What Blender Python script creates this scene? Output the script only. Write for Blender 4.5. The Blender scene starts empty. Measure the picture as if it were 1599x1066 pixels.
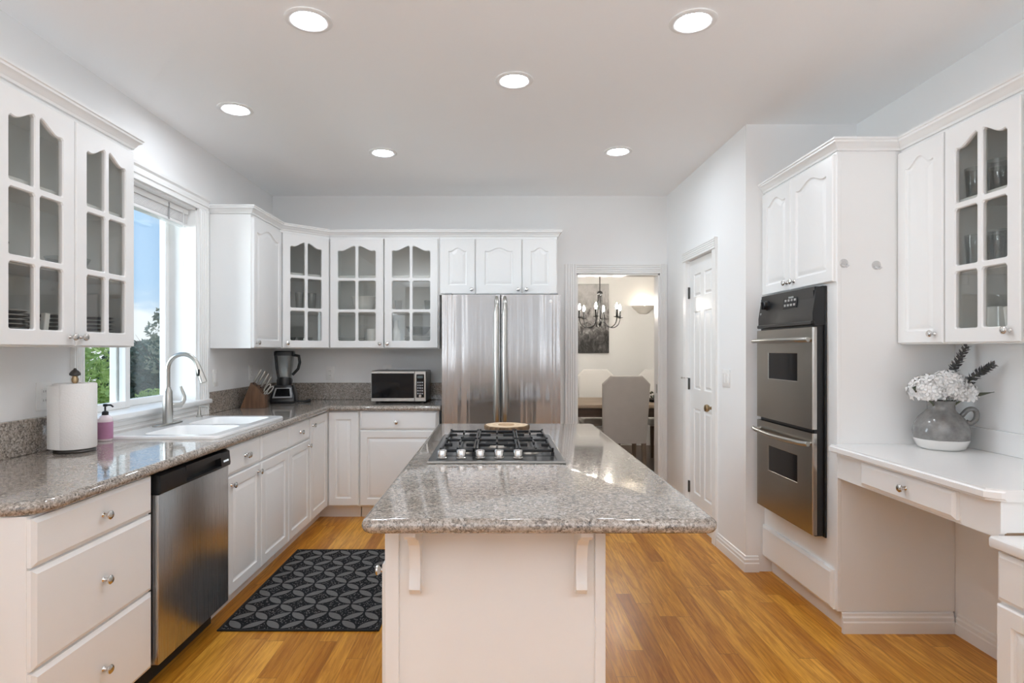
import bpy, bmesh, math, random
from mathutils import Matrix, Vector, geometry
random.seed(7)
PI = math.pi
sc = bpy.context.scene
COL = sc.collection
# ---------------------------------------------------------------- camera
CAMH, F, CX, CY = 1.361, 920.0, 776.0, 546.0
cam = bpy.data.cameras.new('camera')
cam.sensor_width = 36.0
cam.lens = 36.0 * F / 1599.0
cam.shift_x = (799.5 - CX) / 1599.0
cam.shift_y = (CY - 533.0) / 1599.0
cam.clip_end = 300
camo = bpy.data.objects.new('camera', cam)
COL.objects.link(camo)
camo.location = (0, 0, CAMH)
camo.rotation_euler = (PI / 2, 0, 0)
sc.camera = camo
# ---------------------------------------------------------------- colour management
sc.view_settings.view_transform = 'Standard'
sc.view_settings.look = 'None'
sc.view_settings.exposure = 0.22
sc.view_settings.gamma = 1.0
sc.view_settings.use_curve_mapping = False
sc.cycles.max_bounces = 14
sc.cycles.diffuse_bounces = 7
sc.cycles.glossy_bounces = 5
sc.cycles.transparent_max_bounces = 24
sc.cycles.sample_clamp_indirect = 6.0
sc.cycles.caustics_reflective = False
sc.cycles.caustics_refractive = False
# ---------------------------------------------------------------- lamp strengths (lens / bulb radiance)
CAN_L = 106.0          # recessed ceiling cans
BULB_L = 380.0         # chandelier flame bulbs
SINK_W = 215.0        # area light added outside the sink window
SIDE_W = 104.0        # area lights added at the side openings
REAR_FILL_W = 1.6  # area lights added in the rear windows
# ---------------------------------------------------------------- sky
W = bpy.data.worlds.new('sky')
sc.world = W
W.use_nodes = True
nt = W.node_tree
nt.nodes.clear()
def wn(t, **k):
    n = nt.nodes.new(t)
    for a, b in k.items(): setattr(n, a, b)
    return n
tc = wn('ShaderNodeTexCoord')
sep = wn('ShaderNodeSeparateXYZ')
nt.links.new(tc.outputs['Generated'], sep.inputs[0])
ramp = wn('ShaderNodeValToRGB')
nt.links.new(sep.outputs['Z'], ramp.inputs[0])
cr = ramp.color_ramp
cr.elements[0].position = 0.0;  cr.elements[0].color = (0.62, 0.74, 0.85, 1)
cr.elements[1].position = 0.42; cr.elements[1].color = (0.30, 0.52, 0.88, 1)
e = cr.elements.new(0.10); e.color = (0.42, 0.63, 0.90, 1)
mp = wn('ShaderNodeMapping')
mp.inputs['Scale'].default_value = (2.2, 2.2, 7.0)
mp.inputs['Location'].default_value = (0.3, 0.2, 0.05)
nt.links.new(tc.outputs['Generated'], mp.inputs[0])
nz = wn('ShaderNodeTexNoise')
nz.inputs['Scale'].default_value = 1.6
nz.inputs['Detail'].default_value = 7
nz.inputs['Roughness'].default_value = 0.55
nt.links.new(mp.outputs[0], nz.inputs[0])
# clouds gather towards the horizon
hz = wn('ShaderNodeMapRange')
hz.inputs['From Min'].default_value = 0.0; hz.inputs['From Max'].default_value = 0.13
hz.inputs['To Min'].default_value = 0.24; hz.inputs['To Max'].default_value = -0.10
nt.links.new(sep.outputs['Z'], hz.inputs[0])
ad = wn('ShaderNodeMath', operation='ADD')
nt.links.new(nz.outputs[0], ad.inputs[0]); nt.links.new(hz.outputs[0], ad.inputs[1])
c2 = wn('ShaderNodeMapRange', interpolation_type='SMOOTHSTEP')
c2.inputs['From Min'].default_value = 0.50; c2.inputs['From Max'].default_value = 0.64
nt.links.new(ad.outputs[0], c2.inputs[0])
mx = wn('ShaderNodeMix', data_type='RGBA')
nt.links.new(c2.outputs[0], mx.inputs[0])
nt.links.new(ramp.outputs[0], mx.inputs[6])
mx.inputs[7].default_value = (0.90, 0.93, 0.97, 1)
bg = wn('ShaderNodeBackground')
bg.inputs[1].default_value = 1.0
nt.links.new(mx.outputs[2], bg.inputs[0])
wo = wn('ShaderNodeOutputWorld')
nt.links.new(bg.outputs[0], wo.inputs[0])
# ---------------------------------------------------------------- sun (stands over the house, lights the garden only)
sl = bpy.data.lights.new('sun', 'SUN'); sl.energy = 2.2; sl.angle = 0.02
so = bpy.data.objects.new('sun', sl); COL.objects.link(so)
so.rotation_euler = (math.radians(-22), math.radians(38), 0)
# area lights added out of view to brighten the room:
# upright ones in the rear wall, tilted ones at the sides to lift the ceiling
def added_light(x, y, z, w, h, power, tilt, turn=0):
    l = bpy.data.lights.new('added_daylight', 'AREA'); l.shape = 'RECTANGLE'; l.size = w; l.size_y = h
    l.energy = power; l.color = (0.87, 0.955, 1.05)
    o = bpy.data.objects.new('added_daylight', l); COL.objects.link(o)
    o.location = (x, y, z); o.rotation_euler = (math.radians(90 + tilt), 0, math.radians(turn))
REARW = (-1.45, -0.62, 0.28, 1.12, 1.75)      # centres of the invented narrow windows, each .40 wide
for wx in REARW:
    added_light(wx, -3.07, 1.30, 0.40, 2.0, REAR_FILL_W, 0)  # added for bright streaks on the refrigerator
# added area lights at invented openings in both side walls, behind a half wall
added_light(2.12, -1.95, 0.85, 1.9, 1.2, SIDE_W, 60, 90)
added_light(-1.93, -1.95, 0.85, 1.9, 1.2, SIDE_W, 60, -90)

# area light added outside the sink window, out of view, to brighten the back
added_light(-4.6, 2.55, 1.9, 2.3, 2.2, SINK_W, 24, -80)

# ---------------------------------------------------------------- helpers
LOC = {}
def P(px, py, Y):
    """photo pixel (1599x1066) at depth Y -> point in the room"""
    return Vector(((px - CX) * Y / F, Y, CAMH - (py - CY) * Y / F))

class B:
    def __init__(s):
        s.bm = bmesh.new(); s.mi = 0; s.M = Matrix()
    def add(s, verts, faces):
        vs = [s.bm.verts.new(s.M @ Vector(v)) for v in verts]
        for f in faces:
            try:
                q = s.bm.faces.new([vs[i] for i in f]); q.material_index = s.mi
            except ValueError: pass
        return s
    def box(s, x0, x1, y0, y1, z0, z1, bev=0.0, seg=1):
        if bev <= 0:
            v = [(x0,y0,z0),(x1,y0,z0),(x1,y1,z0),(x0,y1,z0),(x0,y0,z1),(x1,y0,z1),(x1,y1,z1),(x0,y1,z1)]
            return s.add(v, [(0,3,2,1),(4,5,6,7),(0,1,5,4),(1,2,6,5),(2,3,7,6),(3,0,4,7)])
        t = bmesh.new()
        bmesh.ops.create_cube(t, size=1.0)
        for v in t.verts:
            v.co = Vector((x0 + (v.co.x + .5) * (x1 - x0), y0 + (v.co.y + .5) * (y1 - y0), z0 + (v.co.z + .5) * (z1 - z0)))
        bev = min(bev, .45 * min(abs(x1-x0), abs(y1-y0), abs(z1-z0)))
        bmesh.ops.bevel(t, geom=list(t.edges), offset=bev, segments=seg, affect='EDGES', profile=0.5)
        t.verts.index_update()
        s.add([v.co.copy() for v in t.verts], [[v.index for v in f.verts] for f in t.faces])
        t.free(); return s
    def loops(s, ls, cap0=True, cap1=True, closed=True):
        n = len(ls[0]); vs = [p for l in ls for p in l]; fs = []
        for k in range(len(ls) - 1):
            for i in range(n if closed else n - 1):
                j = (i + 1) % n
                fs.append((k*n+i, k*n+j, (k+1)*n+j, (k+1)*n+i))
        if cap0: fs.append(tuple(range(n))[::-1])
        if cap1: fs.append(tuple(range((len(ls)-1)*n, len(ls)*n)))
        return s.add(vs, fs)
    def lathe(s, prof, c=(0,0,0), n=24, axis='z', cap0=True, cap1=True, sx=1.0, sy=1.0):
        c = Vector(c); ls = []
        for r, h in prof:
            l = []
            for i in range(n):
                a = 2 * PI * i / n; u, v = r * math.cos(a) * sx, r * math.sin(a) * sy
                l.append(c + (Vector((u, v, h)) if axis == 'z' else Vector((u, -h, v)) if axis == '-y' else Vector((h, u, v))))
            ls.append(l)
        return s.loops(ls, cap0, cap1)
    def tube(s, path, r, n=10, closed=False, caps=True, flat=1.0):
        path = [Vector(p) for p in path]; m = len(path); ls = []
        up = Vector((0, 0, 1)); prev = None
        for i, p in enumerate(path):
            if closed: d = path[(i+1) % m] - path[i-1]
            else: d = path[min(i+1, m-1)] - path[max(i-1, 0)]
            d.normalize()
            if prev is None:
                a = up.cross(d)
                if a.length < 1e-3: a = Vector((1, 0, 0)).cross(d)
            else:
                a = prev - d * prev.dot(d)
                if a.length < 1e-4: a = up.cross(d)
            a.normalize(); prev = a; b = d.cross(a)
            rr = r[i] if isinstance(r, (list, tuple)) else r
            ls.append([p + a * rr * math.cos(2*PI*k/n) + b * rr * flat * math.sin(2*PI*k/n) for k in range(n)])
        if closed:
            ls.append(ls[0]); return s.loops(ls, False, False)
        return s.loops(ls, caps, caps)
    def cyl(s, p0, p1, r, r1=None, n=16):
        return s.tube([p0, p1], [r, r if r1 is None else r1], n)
    def ball(s, c, r, n=14, m=9, rz=None, squash=None):
        c = Vector(c); ls = []
        rx, ry, rzz = (r, r, r) if squash is None else squash
        for j in range(1, m):
            t = PI * j / m
            ls.append([c + Vector((rx*math.sin(t)*math.cos(2*PI*i/n), ry*math.sin(t)*math.sin(2*PI*i/n), -rzz*math.cos(t))) for i in range(n)])
        return s.loops(ls)
    def prism(s, poly, a0, a1, axis='y'):
        """poly in the two other axes, extruded along axis"""
        def mk(p, a):
            return (p[0], a, p[1]) if axis == 'y' else (a, p[0], p[1]) if axis == 'x' else (p[0], p[1], a)
        return s.loops([[mk(p, a0) for p in poly], [mk(p, a1) for p in poly]])
    def sweep(s, path, prof, closed=False, ends=True):
        """prof [(d,z)]: d is measured to the left of the direction of travel"""
        path = [Vector((p[0], p[1])) for p in path]; m = len(path); ls = []
        for i in range(m):
            def nrm(a, b):
                d = (b - a).normalized(); return Vector((-d.y, d.x))
            if closed or 0 < i < m - 1:
                n0 = nrm(path[i-1], path[i]); n1 = nrm(path[i], path[(i+1) % m])
                v = (n0 + n1); v = v / max(1e-6, v.dot(n0))
            elif i == 0: v = nrm(path[0], path[1])
            else: v = nrm(path[m-2], path[m-1])
            ls.append([(path[i].x + v.x*d, path[i].y + v.y*d, z) for d, z in prof])
        if closed: ls.append(ls[0]); return s.loops(ls, False, False)
        return s.loops(ls, ends, ends)

def mesh_of(name, b, mats, ang=25, off=Vector((0,0,0)), M=None):
    bm = b.bm if isinstance(b, B) else b
    if M is not None: bmesh.ops.transform(bm, matrix=M, verts=bm.verts)
    if off.length > 0: bmesh.ops.translate(bm, vec=-off, verts=bm.verts)
    bmesh.ops.recalc_face_normals(bm, faces=bm.faces)
    lim = math.radians(ang)
    for e in bm.edges:
        e.smooth = len(e.link_faces) == 2 and e.calc_face_angle(0) < lim
    for f in bm.faces: f.smooth = True
    me = bpy.data.meshes.new(name); bm.to_mesh(me); bm.free()
    for m in (mats if isinstance(mats, (list, tuple)) else [mats]): me.materials.append(m)
    return me
def tag(o, label=None, cat=None, group=None, kind=None):
    if label: o['label'] = label
    if cat: o['category'] = cat
    if group: o['group'] = group
    if kind: o['kind'] = kind
    return o
def thing(name, label, cat, loc=(0,0,0), group=None, kind=None):
    o = bpy.data.objects.new(name, None); COL.objects.link(o)
    o.empty_display_size = 0.05
    o.location = loc; LOC[o.name] = Vector(loc)
    return tag(o, label, cat, group, kind)
def obj(name, b, mat, parent, M=None, ang=25, label=None):
    """one part or sub-part; its mesh is given in room coordinates (after M)"""
    wl = LOC[parent.name]
    o = bpy.data.objects.new(name, mesh_of(name, b, mat, ang, wl, M)); COL.objects.link(o)
    o.parent = parent; LOC[o.name] = wl
    if label: o['label'] = label
    return o
def solo(name, b, mat, label, cat, loc=(0,0,0), group=None, kind=None, M=None, ang=25):
    loc = Vector(loc)
    o = bpy.data.objects.new(name, mesh_of(name, b, mat, ang, loc, M)); COL.objects.link(o)
    o.location = loc; LOC[o.name] = loc
    return tag(o, label, cat, group, kind)
def struct(name, b, mat, label=None, ang=25):
    return solo(name, b, mat, label, None, (0,0,0), None, 'structure', None, ang)
def copy_tree(o, parent=None):
    c = o.copy(); COL.objects.link(c)
    if parent is not None: c.parent = parent
    for ch in list(o.children): copy_tree(ch, c)
    return c
def Rz(a): return Matrix.Rotation(math.radians(a), 4, 'Z')
def smooth(pts, n=5):
    """Catmull-Rom through the points"""
    p = [Vector(q) for q in pts]; p = [p[0]*2-p[1]] + p + [p[-1]*2-p[-2]]; out = []
    for i in range(1, len(p)-2):
        a, b_, c, d = p[i-1], p[i], p[i+1], p[i+2]
        for k in range(n):
            t = k/n
            out.append(.5*((2*b_) + (c-a)*t + (2*a-5*b_+4*c-d)*t*t + (3*b_-a-3*c+d)*t**3))
    return out + [p[-2]]
def T(x, y, z): return Matrix.Translation((x, y, z))
# ---------------------------------------------------------------- materials
class N:
    def __init__(s, name):
        s.m = bpy.data.materials.new(name); s.m.use_nodes = True
        s.t = s.m.node_tree; s.t.nodes.clear()
        s.out = s.t.nodes.new('ShaderNodeOutputMaterial')
    def n(s, typ, props=None, **ins):
        n = s.t.nodes.new('ShaderNode' + typ)
        for k, v in (props or {}).items(): setattr(n, k, v)
        for k, v in ins.items():
            key = int(k[1:]) if k[0] == 'i' and k[1:].isdigit() else k.replace('_', ' ')
            s.set(n.inputs[key], v)
        return n
    def set(s, sock, v):
        if isinstance(v, bpy.types.NodeSocket): s.t.links.new(v, sock)
        elif isinstance(v, bpy.types.Node): s.t.links.new(v.outputs[0], sock)
        else:
            if sock.type == 'RGBA' and not isinstance(v, (int, float)) and len(v) == 3: v = (*v, 1)
            sock.default_value = v
    def math(s, op, a, b=None, c=None):
        n = s.t.nodes.new('ShaderNodeMath'); n.operation = op
        s.set(n.inputs[0], a)
        if b is not None: s.set(n.inputs[1], b)
        if c is not None: s.set(n.inputs[2], c)
        return n.outputs[0]
    def mix(s, f, a, b, blend='MIX'):
        n = s.t.nodes.new('ShaderNodeMix'); n.data_type = 'RGBA'; n.blend_type = blend
        s.set(n.inputs[0], f); s.set(n.inputs[6], a); s.set(n.inputs[7], b)
        return n.outputs[2]
    def ramp(s, f, stops, interp='LINEAR'):
        n = s.t.nodes.new('ShaderNodeValToRGB'); s.set(n.inputs[0], f)
        n.color_ramp.interpolation = interp
        el = n.color_ramp.elements
        while len(el) < len(stops): el.new(0.5)
        for e, (p, c) in zip(el, stops):
            e.position = p; e.color = (*c, 1) if not isinstance(c, (int, float)) else (c, c, c, 1)
        return n.outputs[0]
    def coord(s, scale=(1,1,1), rot=(0,0,0), loc=(0,0,0), out='Object'):
        t = s.n('TexCoord'); m = s.n('Mapping')
        s.t.links.new(t.outputs[out], m.inputs[0])
        m.inputs['Scale'].default_value = scale; m.inputs['Rotation'].default_value = rot; m.inputs['Location'].default_value = loc
        return m.outputs[0]
    def noise(s, v, scale, detail=3, rough=.5, dist=0.0):
        n = s.n('TexNoise', Vector=v, Scale=scale, Detail=detail, Roughness=rough, Distortion=dist); return n.outputs[0]
    def bump(s, h, strength=.3, dist=.01):
        n = s.n('Bump', Height=h, Strength=strength, Distance=dist); return n.outputs[0]
    def bsdf(s, **ins):
        n = s.n('BsdfPrincipled', **ins); s.t.links.new(n.outputs[0], s.out.inputs[0]); return s.m

def plain(name, col, rough=.5, metal=0.0, bumps=None, coat=0.0, spec=.5, var=0.0):
    k = N(name); v = k.coord()
    c = col
    if var > 0:
        c = k.mix(k.noise(v, 14, 4), [x*(1-var) for x in col], [min(1, x*(1+var)) for x in col])
    kw = dict(Base_Color=c, Roughness=rough, Metallic=metal, Coat_Weight=coat)
    kw['Specular_IOR_Level'] = spec
    if bumps: kw['Normal'] = k.bump(k.noise(v, bumps[0], 3), bumps[1], .002)
    return k.bsdf(**kw)

WALL = plain('wall_paint', (.86, .858, .852), .7, bumps=(220, .12), spec=.25)
CEIL = plain('ceiling_paint', (.945, .945, .945), .8, bumps=(160, .15), spec=.2)
TRIM = plain('trim_paint', (.85, .845, .83), .32, spec=.4)
CAB = plain('cabinet_paint', (.86, .86, .85), .30, bumps=(60, .03), spec=.45)
CABIN = plain('cabinet_inside', (.80, .79, .77), .5)
LAMI = plain('white_laminate', (.86, .855, .845), .25, spec=.5)
ENAM = plain('sink_enamel', (.90, .90, .89), .12, coat=.4)
CHROME = plain('chrome', (.72, .71, .69), .16, 1.0, var=.03)
NICKEL = plain('brushed_nickel', (.50, .49, .46), .28, 1.0, var=.04)
BRASS = plain('antique_brass', (.42, .31, .18), .28, 1.0, var=.05)
DARKM = plain('dark_hinge_metal', (.09, .085, .08), .4, .7)
BLACK = plain('black_plastic', (.012, .012, .013), .28, var=.1)
BLACKG = plain('black_glass', (.006, .006, .007), .07, spec=.3)
IRON = plain('cast_iron', (.018, .018, .019), .42, .2, bumps=(300, .2))
GREYP = plain('grey_plastic', (.33, .33, .33), .38)
TOEK = plain('toe_kick_dark', (.02, .02, .02), .6)
PAPER = plain('paper_towel', (.88, .87, .85), .9, bumps=(140, .5))
WHITEC = plain('white_ceramic', (.82, .81, .79), .25, coat=.2)
DARKPL = plain('dark_stoneware', (.05, .05, .055), .3, coat=.2, var=.1)
LINEN = plain('linen_upholstery', (.50, .465, .435), .9, bumps=(420, .4), var=.06)
LINENW = plain('pale_linen_upholstery', (.72, .70, .68), .9, bumps=(420, .4))
DINFL = plain('dark_dining_floor', (.10, .06, .038), .35, var=.2)
SWITCH = plain('switch_plastic', (.86, .85, .83), .3)
SHADEG = plain('sconce_plaster', (.78, .75, .70), .5)
STEMG = plain('stem_green', (.12, .14, .09), .6)

def steel(name, base, rough, sx, bump, ax=(1,1,1), dist=.01):
    """brushed sheet steel: faint vertical ripple of the rolled sheet plus fine brushing"""
    k = N(name)
    v1 = k.coord(scale=(sx*ax[0], sx*ax[1], .35))
    rip = k.noise(v1, 1.0, 2.5, .5)
    v2 = k.coord(scale=(1400*ax[0], 1400*ax[1], 3))
    br = k.noise(v2, 1.0, 2, .5)
    col = k.mix(br, [x*.93 for x in base], [min(1, x*1.05) for x in base])
    return k.bsdf(Base_Color=col, Metallic=1.0, Roughness=k.math('MULTIPLY_ADD', br, .08, rough), Anisotropic=.0,
                  Normal=k.bump(rip, bump, dist))
STEELF = steel('fridge_steel', (.43, .42, .415), .12, 11, .55, (1, 0.02, 1), .02)
STEELD = steel('dishwasher_steel', (.52, .52, .52), .24, 5, .12)
STEELO = steel('oven_steel', (.47, .45, .42), .20, 3, .10)
STEELT = steel('cooktop_steel', (.13, .13, .128), .25, 3, .05)

def granite():
    k = N('granite'); v = k.coord()
    vo = k.n('TexVoronoi', {'feature': 'F1'}, Vector=v, Scale=150.0)
    w = k.n('SeparateColor', i0=vo.outputs['Color'])
    col = k.ramp(w.outputs[0], [(0, (.060,.056,.052)), (.19, (.20,.182,.165)), (.40, (.37,.343,.318)), (.64, (.54,.515,.49)), (.86, (.72,.70,.68))], 'CONSTANT')
    vo2 = k.n('TexVoronoi', {'feature': 'F1'}, Vector=v, Scale=330.0)
    w2 = k.n('SeparateColor', i0=vo2.outputs['Color'])
    col2 = k.ramp(w2.outputs[1], [(0, (.04,.038,.036)), (.28, (.31,.29,.27)), (.64, (.50,.475,.45))], 'CONSTANT')
    c = k.mix(.45, col, col2)
    big = k.noise(v, 28, 4, .6)
    c = k.mix(k.ramp(big, [(.35, 0.0), (.7, .55)]), c, (.43, .385, .345))
    blot = k.noise(v, 62, 3, .6)
    c = k.mix(k.ramp(blot, [(.60, 0.0), (.66, .65)]), c, (.10, .092, .085))
    c = k.mix(1.0, c, (.95, .895, .835), 'MULTIPLY')
    return k.bsdf(Base_Color=c, Roughness=k.math('MULTIPLY_ADD', big, .05, .06), Specular_IOR_Level=.62, Coat_Weight=.35, Coat_Roughness=.04)
GRAN = granite()

def oak(name, tints, rough=.24, wid=.083):
    k = N(name)
    t = k.n('TexCoord'); sp = k.n('SeparateXYZ', i0=t.outputs['Object'])
    X, Y = sp.outputs[0], sp.outputs[1]
    row = k.math('FLOOR', k.math('DIVIDE', X, wid))
    wn1 = k.n('TexWhiteNoise', {'noise_dimensions': '1D'}, W=row)
    yy = k.math('ADD', Y, k.math('MULTIPLY', wn1.outputs[0], 7.3))
    L = 1.15
    seg = k.math('FLOOR', k.math('DIVIDE', yy, L))
    cx = k.n('CombineXYZ', i0=row, i1=seg)
    wn2 = k.n('TexWhiteNoise', {'noise_dimensions': '2D'}, Vector=cx)
    base = k.ramp(wn2.outputs[0], tints)
    # grain
    off = k.n('CombineXYZ', i0=k.math('MULTIPLY', wn2.outputs[0], 31.0), i1=k.math('MULTIPLY', row, 3.7))
    va = k.n('VectorMath', {'operation': 'ADD'}, i0=t.outputs['Object'], i1=off)
    mp1 = k.n('Mapping', i0=va, Scale=(46, 3.2, 1)); g1 = k.noise(mp1, 1.0, 5, .62, .9)
    mp2 = k.n('Mapping', i0=va, Scale=(230, 6, 1)); g2 = k.noise(mp2, 1.0, 3, .6)
    c = k.mix(k.ramp(g1, [(.38, 0.0), (.62, 1.0)]), base, k.mix(1.0, base, (.66, .56, .44), 'MULTIPLY'))
    c = k.mix(k.ramp(g2, [(.52, 0.0), (.74, .55)]), c, k.mix(1.0, c, (.62, .52, .42), 'MULTIPLY'))
    fx = k.math('FRACT', k.math('DIVIDE', X, wid)); fy = k.math('FRACT', k.math('DIVIDE', yy, L))
    ex = k.math('MINIMUM', fx, k.math('SUBTRACT', 1.0, fx)); ey = k.math('MINIMUM', fy, k.math('SUBTRACT', 1.0, fy))
    gap = k.math('MAXIMUM', k.math('LESS_THAN', ex, .010), k.math('LESS_THAN', ey, .0012))
    c = k.mix(k.math('MULTIPLY', gap, .6), c, (.10, .05, .02))
    return k.bsdf(Base_Color=c, Roughness=k.math('MULTIPLY_ADD', g1, .12, rough), Coat_Weight=.03, Coat_Roughness=.15, Specular_IOR_Level=.24,
                  Normal=k.bump(k.math('MULTIPLY_ADD', gap, -.6, k.math('MULTIPLY', g2, .25)), .10, .002))
OAK = oak('oak_floor', [(0, (.48, .185, .016)), (.3, (.68, .305, .034)), (.65, (.84, .43, .070)), (1, (.60, .25, .024))])

def wood(name, a, b, sc_=(3, 40, 40), rough=.4):
    k = N(name); v = k.coord(scale=sc_)
    g = k.noise(v, 1.0, 5, .6, .6)
    return k.bsdf(Base_Color=k.mix(k.ramp(g, [(.3, 0.0), (.7, 1.0)]), a, b), Roughness=rough)
WALNUT = wood('walnut', (.09, .042, .02), (.22, .11, .055), (40, 40, 5), .35)
TABLEW = wood('table_wood', (.30, .22, .155), (.44, .34, .25), (3, 30, 30), .45)
TABLED = wood('table_dark_wood', (.05, .030, .02), (.10, .06, .04), (3, 30, 30), .4)
BARK = wood('bark', (.07, .04, .02), (.24, .15, .08), (60, 60, 12), .9)
def slice_wood():
    k = N('log_slice'); t = k.n('TexCoord')
    ln = k.n('VectorMath', {'operation': 'LENGTH'}, i0=t.outputs['Object'])
    r = k.math('ADD', k.math('MULTIPLY', ln.outputs['Value'], 210.0), k.math('MULTIPLY', k.noise(k.coord(), 18, 3), 3.0))
    g = k.math('MULTIPLY_ADD', k.math('SINE', r), .5, .5)
    return k.bsdf(Base_Color=k.mix(g, (.62, .46, .29), (.74, .59, .41)), Roughness=.6)
SLICE = slice_wood()
SLICED = wood('log_slice_heart', (.40, .25, .13), (.52, .35, .20), (20, 20, 20), .6)

def rug_mat():
    """overlapping ring weave: pale hatched petals, dotted diamonds, black outlines"""
    k = N('rug_weave'); t = k.n('TexCoord'); sp = k.n('SeparateXYZ', i0=t.outputs['Object'])
    Pp = .187
    def dist(off):
        ds = []
        for a in (sp.outputs[0], sp.outputs[1]):
            f = k.math('SUBTRACT', k.math('FRACT', k.math('ADD', k.math('DIVIDE', a, Pp), off)), .5)
            ds.append(k.math('MULTIPLY', f, f))
        return k.math('MULTIPLY', k.math('SQRT', k.math('ADD', ds[0], ds[1])), Pp)
    dA, dB = dist(.5), dist(0.0); r = Pp * .5
    inA, inB = k.math('LESS_THAN', dA, r), k.math('LESS_THAN', dB, r)
    pet = k.math('MULTIPLY', inA, inB)
    oA = k.math('LESS_THAN', k.math('ABSOLUTE', k.math('SUBTRACT', dA, r)), .0048)
    oB = k.math('LESS_THAN', k.math('ABSOLUTE', k.math('SUBTRACT', dB, r)), .0048)
    line = k.math('MAXIMUM', oA, oB)
    hx = k.math('FRACT', k.math('DIVIDE', sp.outputs[0], .0062)); hy = k.math('FRACT', k.math('DIVIDE', sp.outputs[1], .011))
    hatch = k.math('MULTIPLY', k.math('GREATER_THAN', hx, .30), k.math('GREATER_THAN', hy, .18))
    vo = k.n('TexVoronoi', {'feature': 'F1'}, Vector=k.coord(), Scale=88.0)
    dots = k.math('LESS_THAN', vo.outputs['Distance'], .33)
    dk = (.012, .012, .014)
    cp = k.mix(hatch, (.06, .06, .062), (.215, .21, .205))
    cd = k.mix(dots, dk, (.16, .157, .155))
    c = k.mix(line, k.mix(pet, cd, cp), dk)
    return k.bsdf(Base_Color=c, Roughness=.9, Specular_IOR_Level=.15, Normal=k.bump(k.math('MULTIPLY', hatch, pet), .4, .002))
RUGM = rug_mat()
RUGB = plain('rug_binding', (.010, .010, .012), .85)

def glass(name, tint=(.93, .95, .94), ior=1.45, rough=.01):
    k = N(name)
    lw = k.n('LayerWeight', Blend=.5)
    f0 = ((ior-1)/(ior+1))**2
    fr = k.n('Math', {'operation': 'MULTIPLY_ADD'}, i0=k.math('POWER', lw.outputs['Facing'], 4.0), i1=.85, i2=f0)
    tr = k.n('BsdfTransparent', Color=tint); gl = k.n('BsdfGlossy', Roughness=rough)
    mxs = k.n('MixShader', i0=fr.outputs[0], i1=tr.outputs[0], i2=gl.outputs[0])
    k.t.links.new(mxs.outputs[0], k.out.inputs[0]); return k.m
GLASS = glass('window_glass', (.96, .98, .97))
CGLASS = glass('cabinet_glass', (.92, .925, .91), 1.6)
JARG = glass('jar_glass', (.84, .85, .85), 1.7, .03)
def clear_plastic():
    k = N('clear_plastic'); a = k.n('BsdfTransparent', Color=(.95,.95,.95)); b_ = k.n('BsdfPrincipled', Base_Color=(.86,.86,.86), Roughness=.15)
    mxs = k.n('MixShader', i0=.28, i1=a.outputs[0], i2=b_.outputs[0]); k.t.links.new(mxs.outputs[0], k.out.inputs[0]); return k.m
CLEARH = clear_plastic()
def emit(name, col, st):
    k = N(name); e_ = k.n('Emission', Color=col, Strength=st); k.t.links.new(e_.outputs[0], k.out.inputs[0]); return k.m
CANEM = emit('can_lamp', (.91, .985, 1.08), CAN_L)
FLAME = emit('flame_bulb', (1.0, .93, .82), BULB_L)
SCONEM = emit('sconce_lamp', (1.0, .84, .64), 70.0)
LED = emit('indicator_light', (.9, .95, 1.0), .8)

def vase_mat():
    k = N('two_tone_glaze'); t = k.n('TexCoord'); sp = k.n('SeparateXYZ', i0=t.outputs['Object'])
    n = k.noise(k.coord(), 22, 5, .6)
    h = k.math('ADD', sp.outputs[2], k.math('MULTIPLY', n, .006))
    g = k.mix(k.ramp(n, [(.3, 0.0), (.75, 1.0)]), (.14, .135, .13), (.27, .265, .255))
    c = k.mix(k.math('LESS_THAN', h, .052), g, (.74, .725, .70))
    return k.bsdf(Base_Color=c, Roughness=.22, Coat_Weight=.35)
VASEM = vase_mat()
PETAL = plain('hydrangea_petal', (.80, .79, .775), .7, var=.10)
EUC = plain('eucalyptus_leaf', (.13, .125, .125), .6, var=.3)
LEAFD = plain('flower_leaf', (.07, .08, .05), .5, var=.2)
def soap():
    return plain('pink_soap', (.62, .28, .42), .18, coat=.4)
RIMW = plain('pale_plate_rim', (.55, .55, .54), .3)
SOAP = soap()
SOAPL = plain('pink_label', (.48, .22, .36), .5, var=.25)
CLEARP = plain('clear_bottle', (.86, .74, .78), .12, coat=.3)
def art_mat():
    k = N('painted_canvas'); v = k.coord(); t = k.n('TexCoord'); sp = k.n('SeparateXYZ', i0=t.outputs['Object'])
    a = k.noise(k.coord(scale=(1, 1, .8)), 8.5, 7, .66, 1.2)
    b_ = k.noise(k.coord(scale=(1.6, 1, .5)), 17, 5, .6, .5)
    hgt = k.n('MapRange', i0=sp.outputs[2], i1=0.0, i2=.98, i3=-.16, i4=.26)
    f = k.math('ADD', k.math('MULTIPLY_ADD', b_, .35, k.math('MULTIPLY', a, .70)), hgt)
    return k.bsdf(Base_Color=k.ramp(f, [(.36, (.025,.024,.024)), (.50, (.11,.105,.105)), (.60, (.34,.33,.33)), (.78, (.52,.51,.51))]), Roughness=.7)
ART = art_mat()
def leaf_mat(name, a, b_):
    k = N(name); g = k.noise(k.coord(), 3.5, 3, .6)
    n = k.n('BsdfPrincipled', Base_Color=k.mix(k.ramp(g, [(.35, 0.0), (.65, 1.0)]), a, b_), Roughness=.6)
    tl = k.n('BsdfTranslucent', Color=b_)
    mxs = k.n('MixShader', i0=.3, i1=n.outputs[0], i2=tl.outputs[0])
    k.t.links.new(mxs.outputs[0], k.out.inputs[0]); return k.m
LEAFA = leaf_mat('bright_leaf', (.22, .33, .07), (.46, .58, .20))
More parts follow.
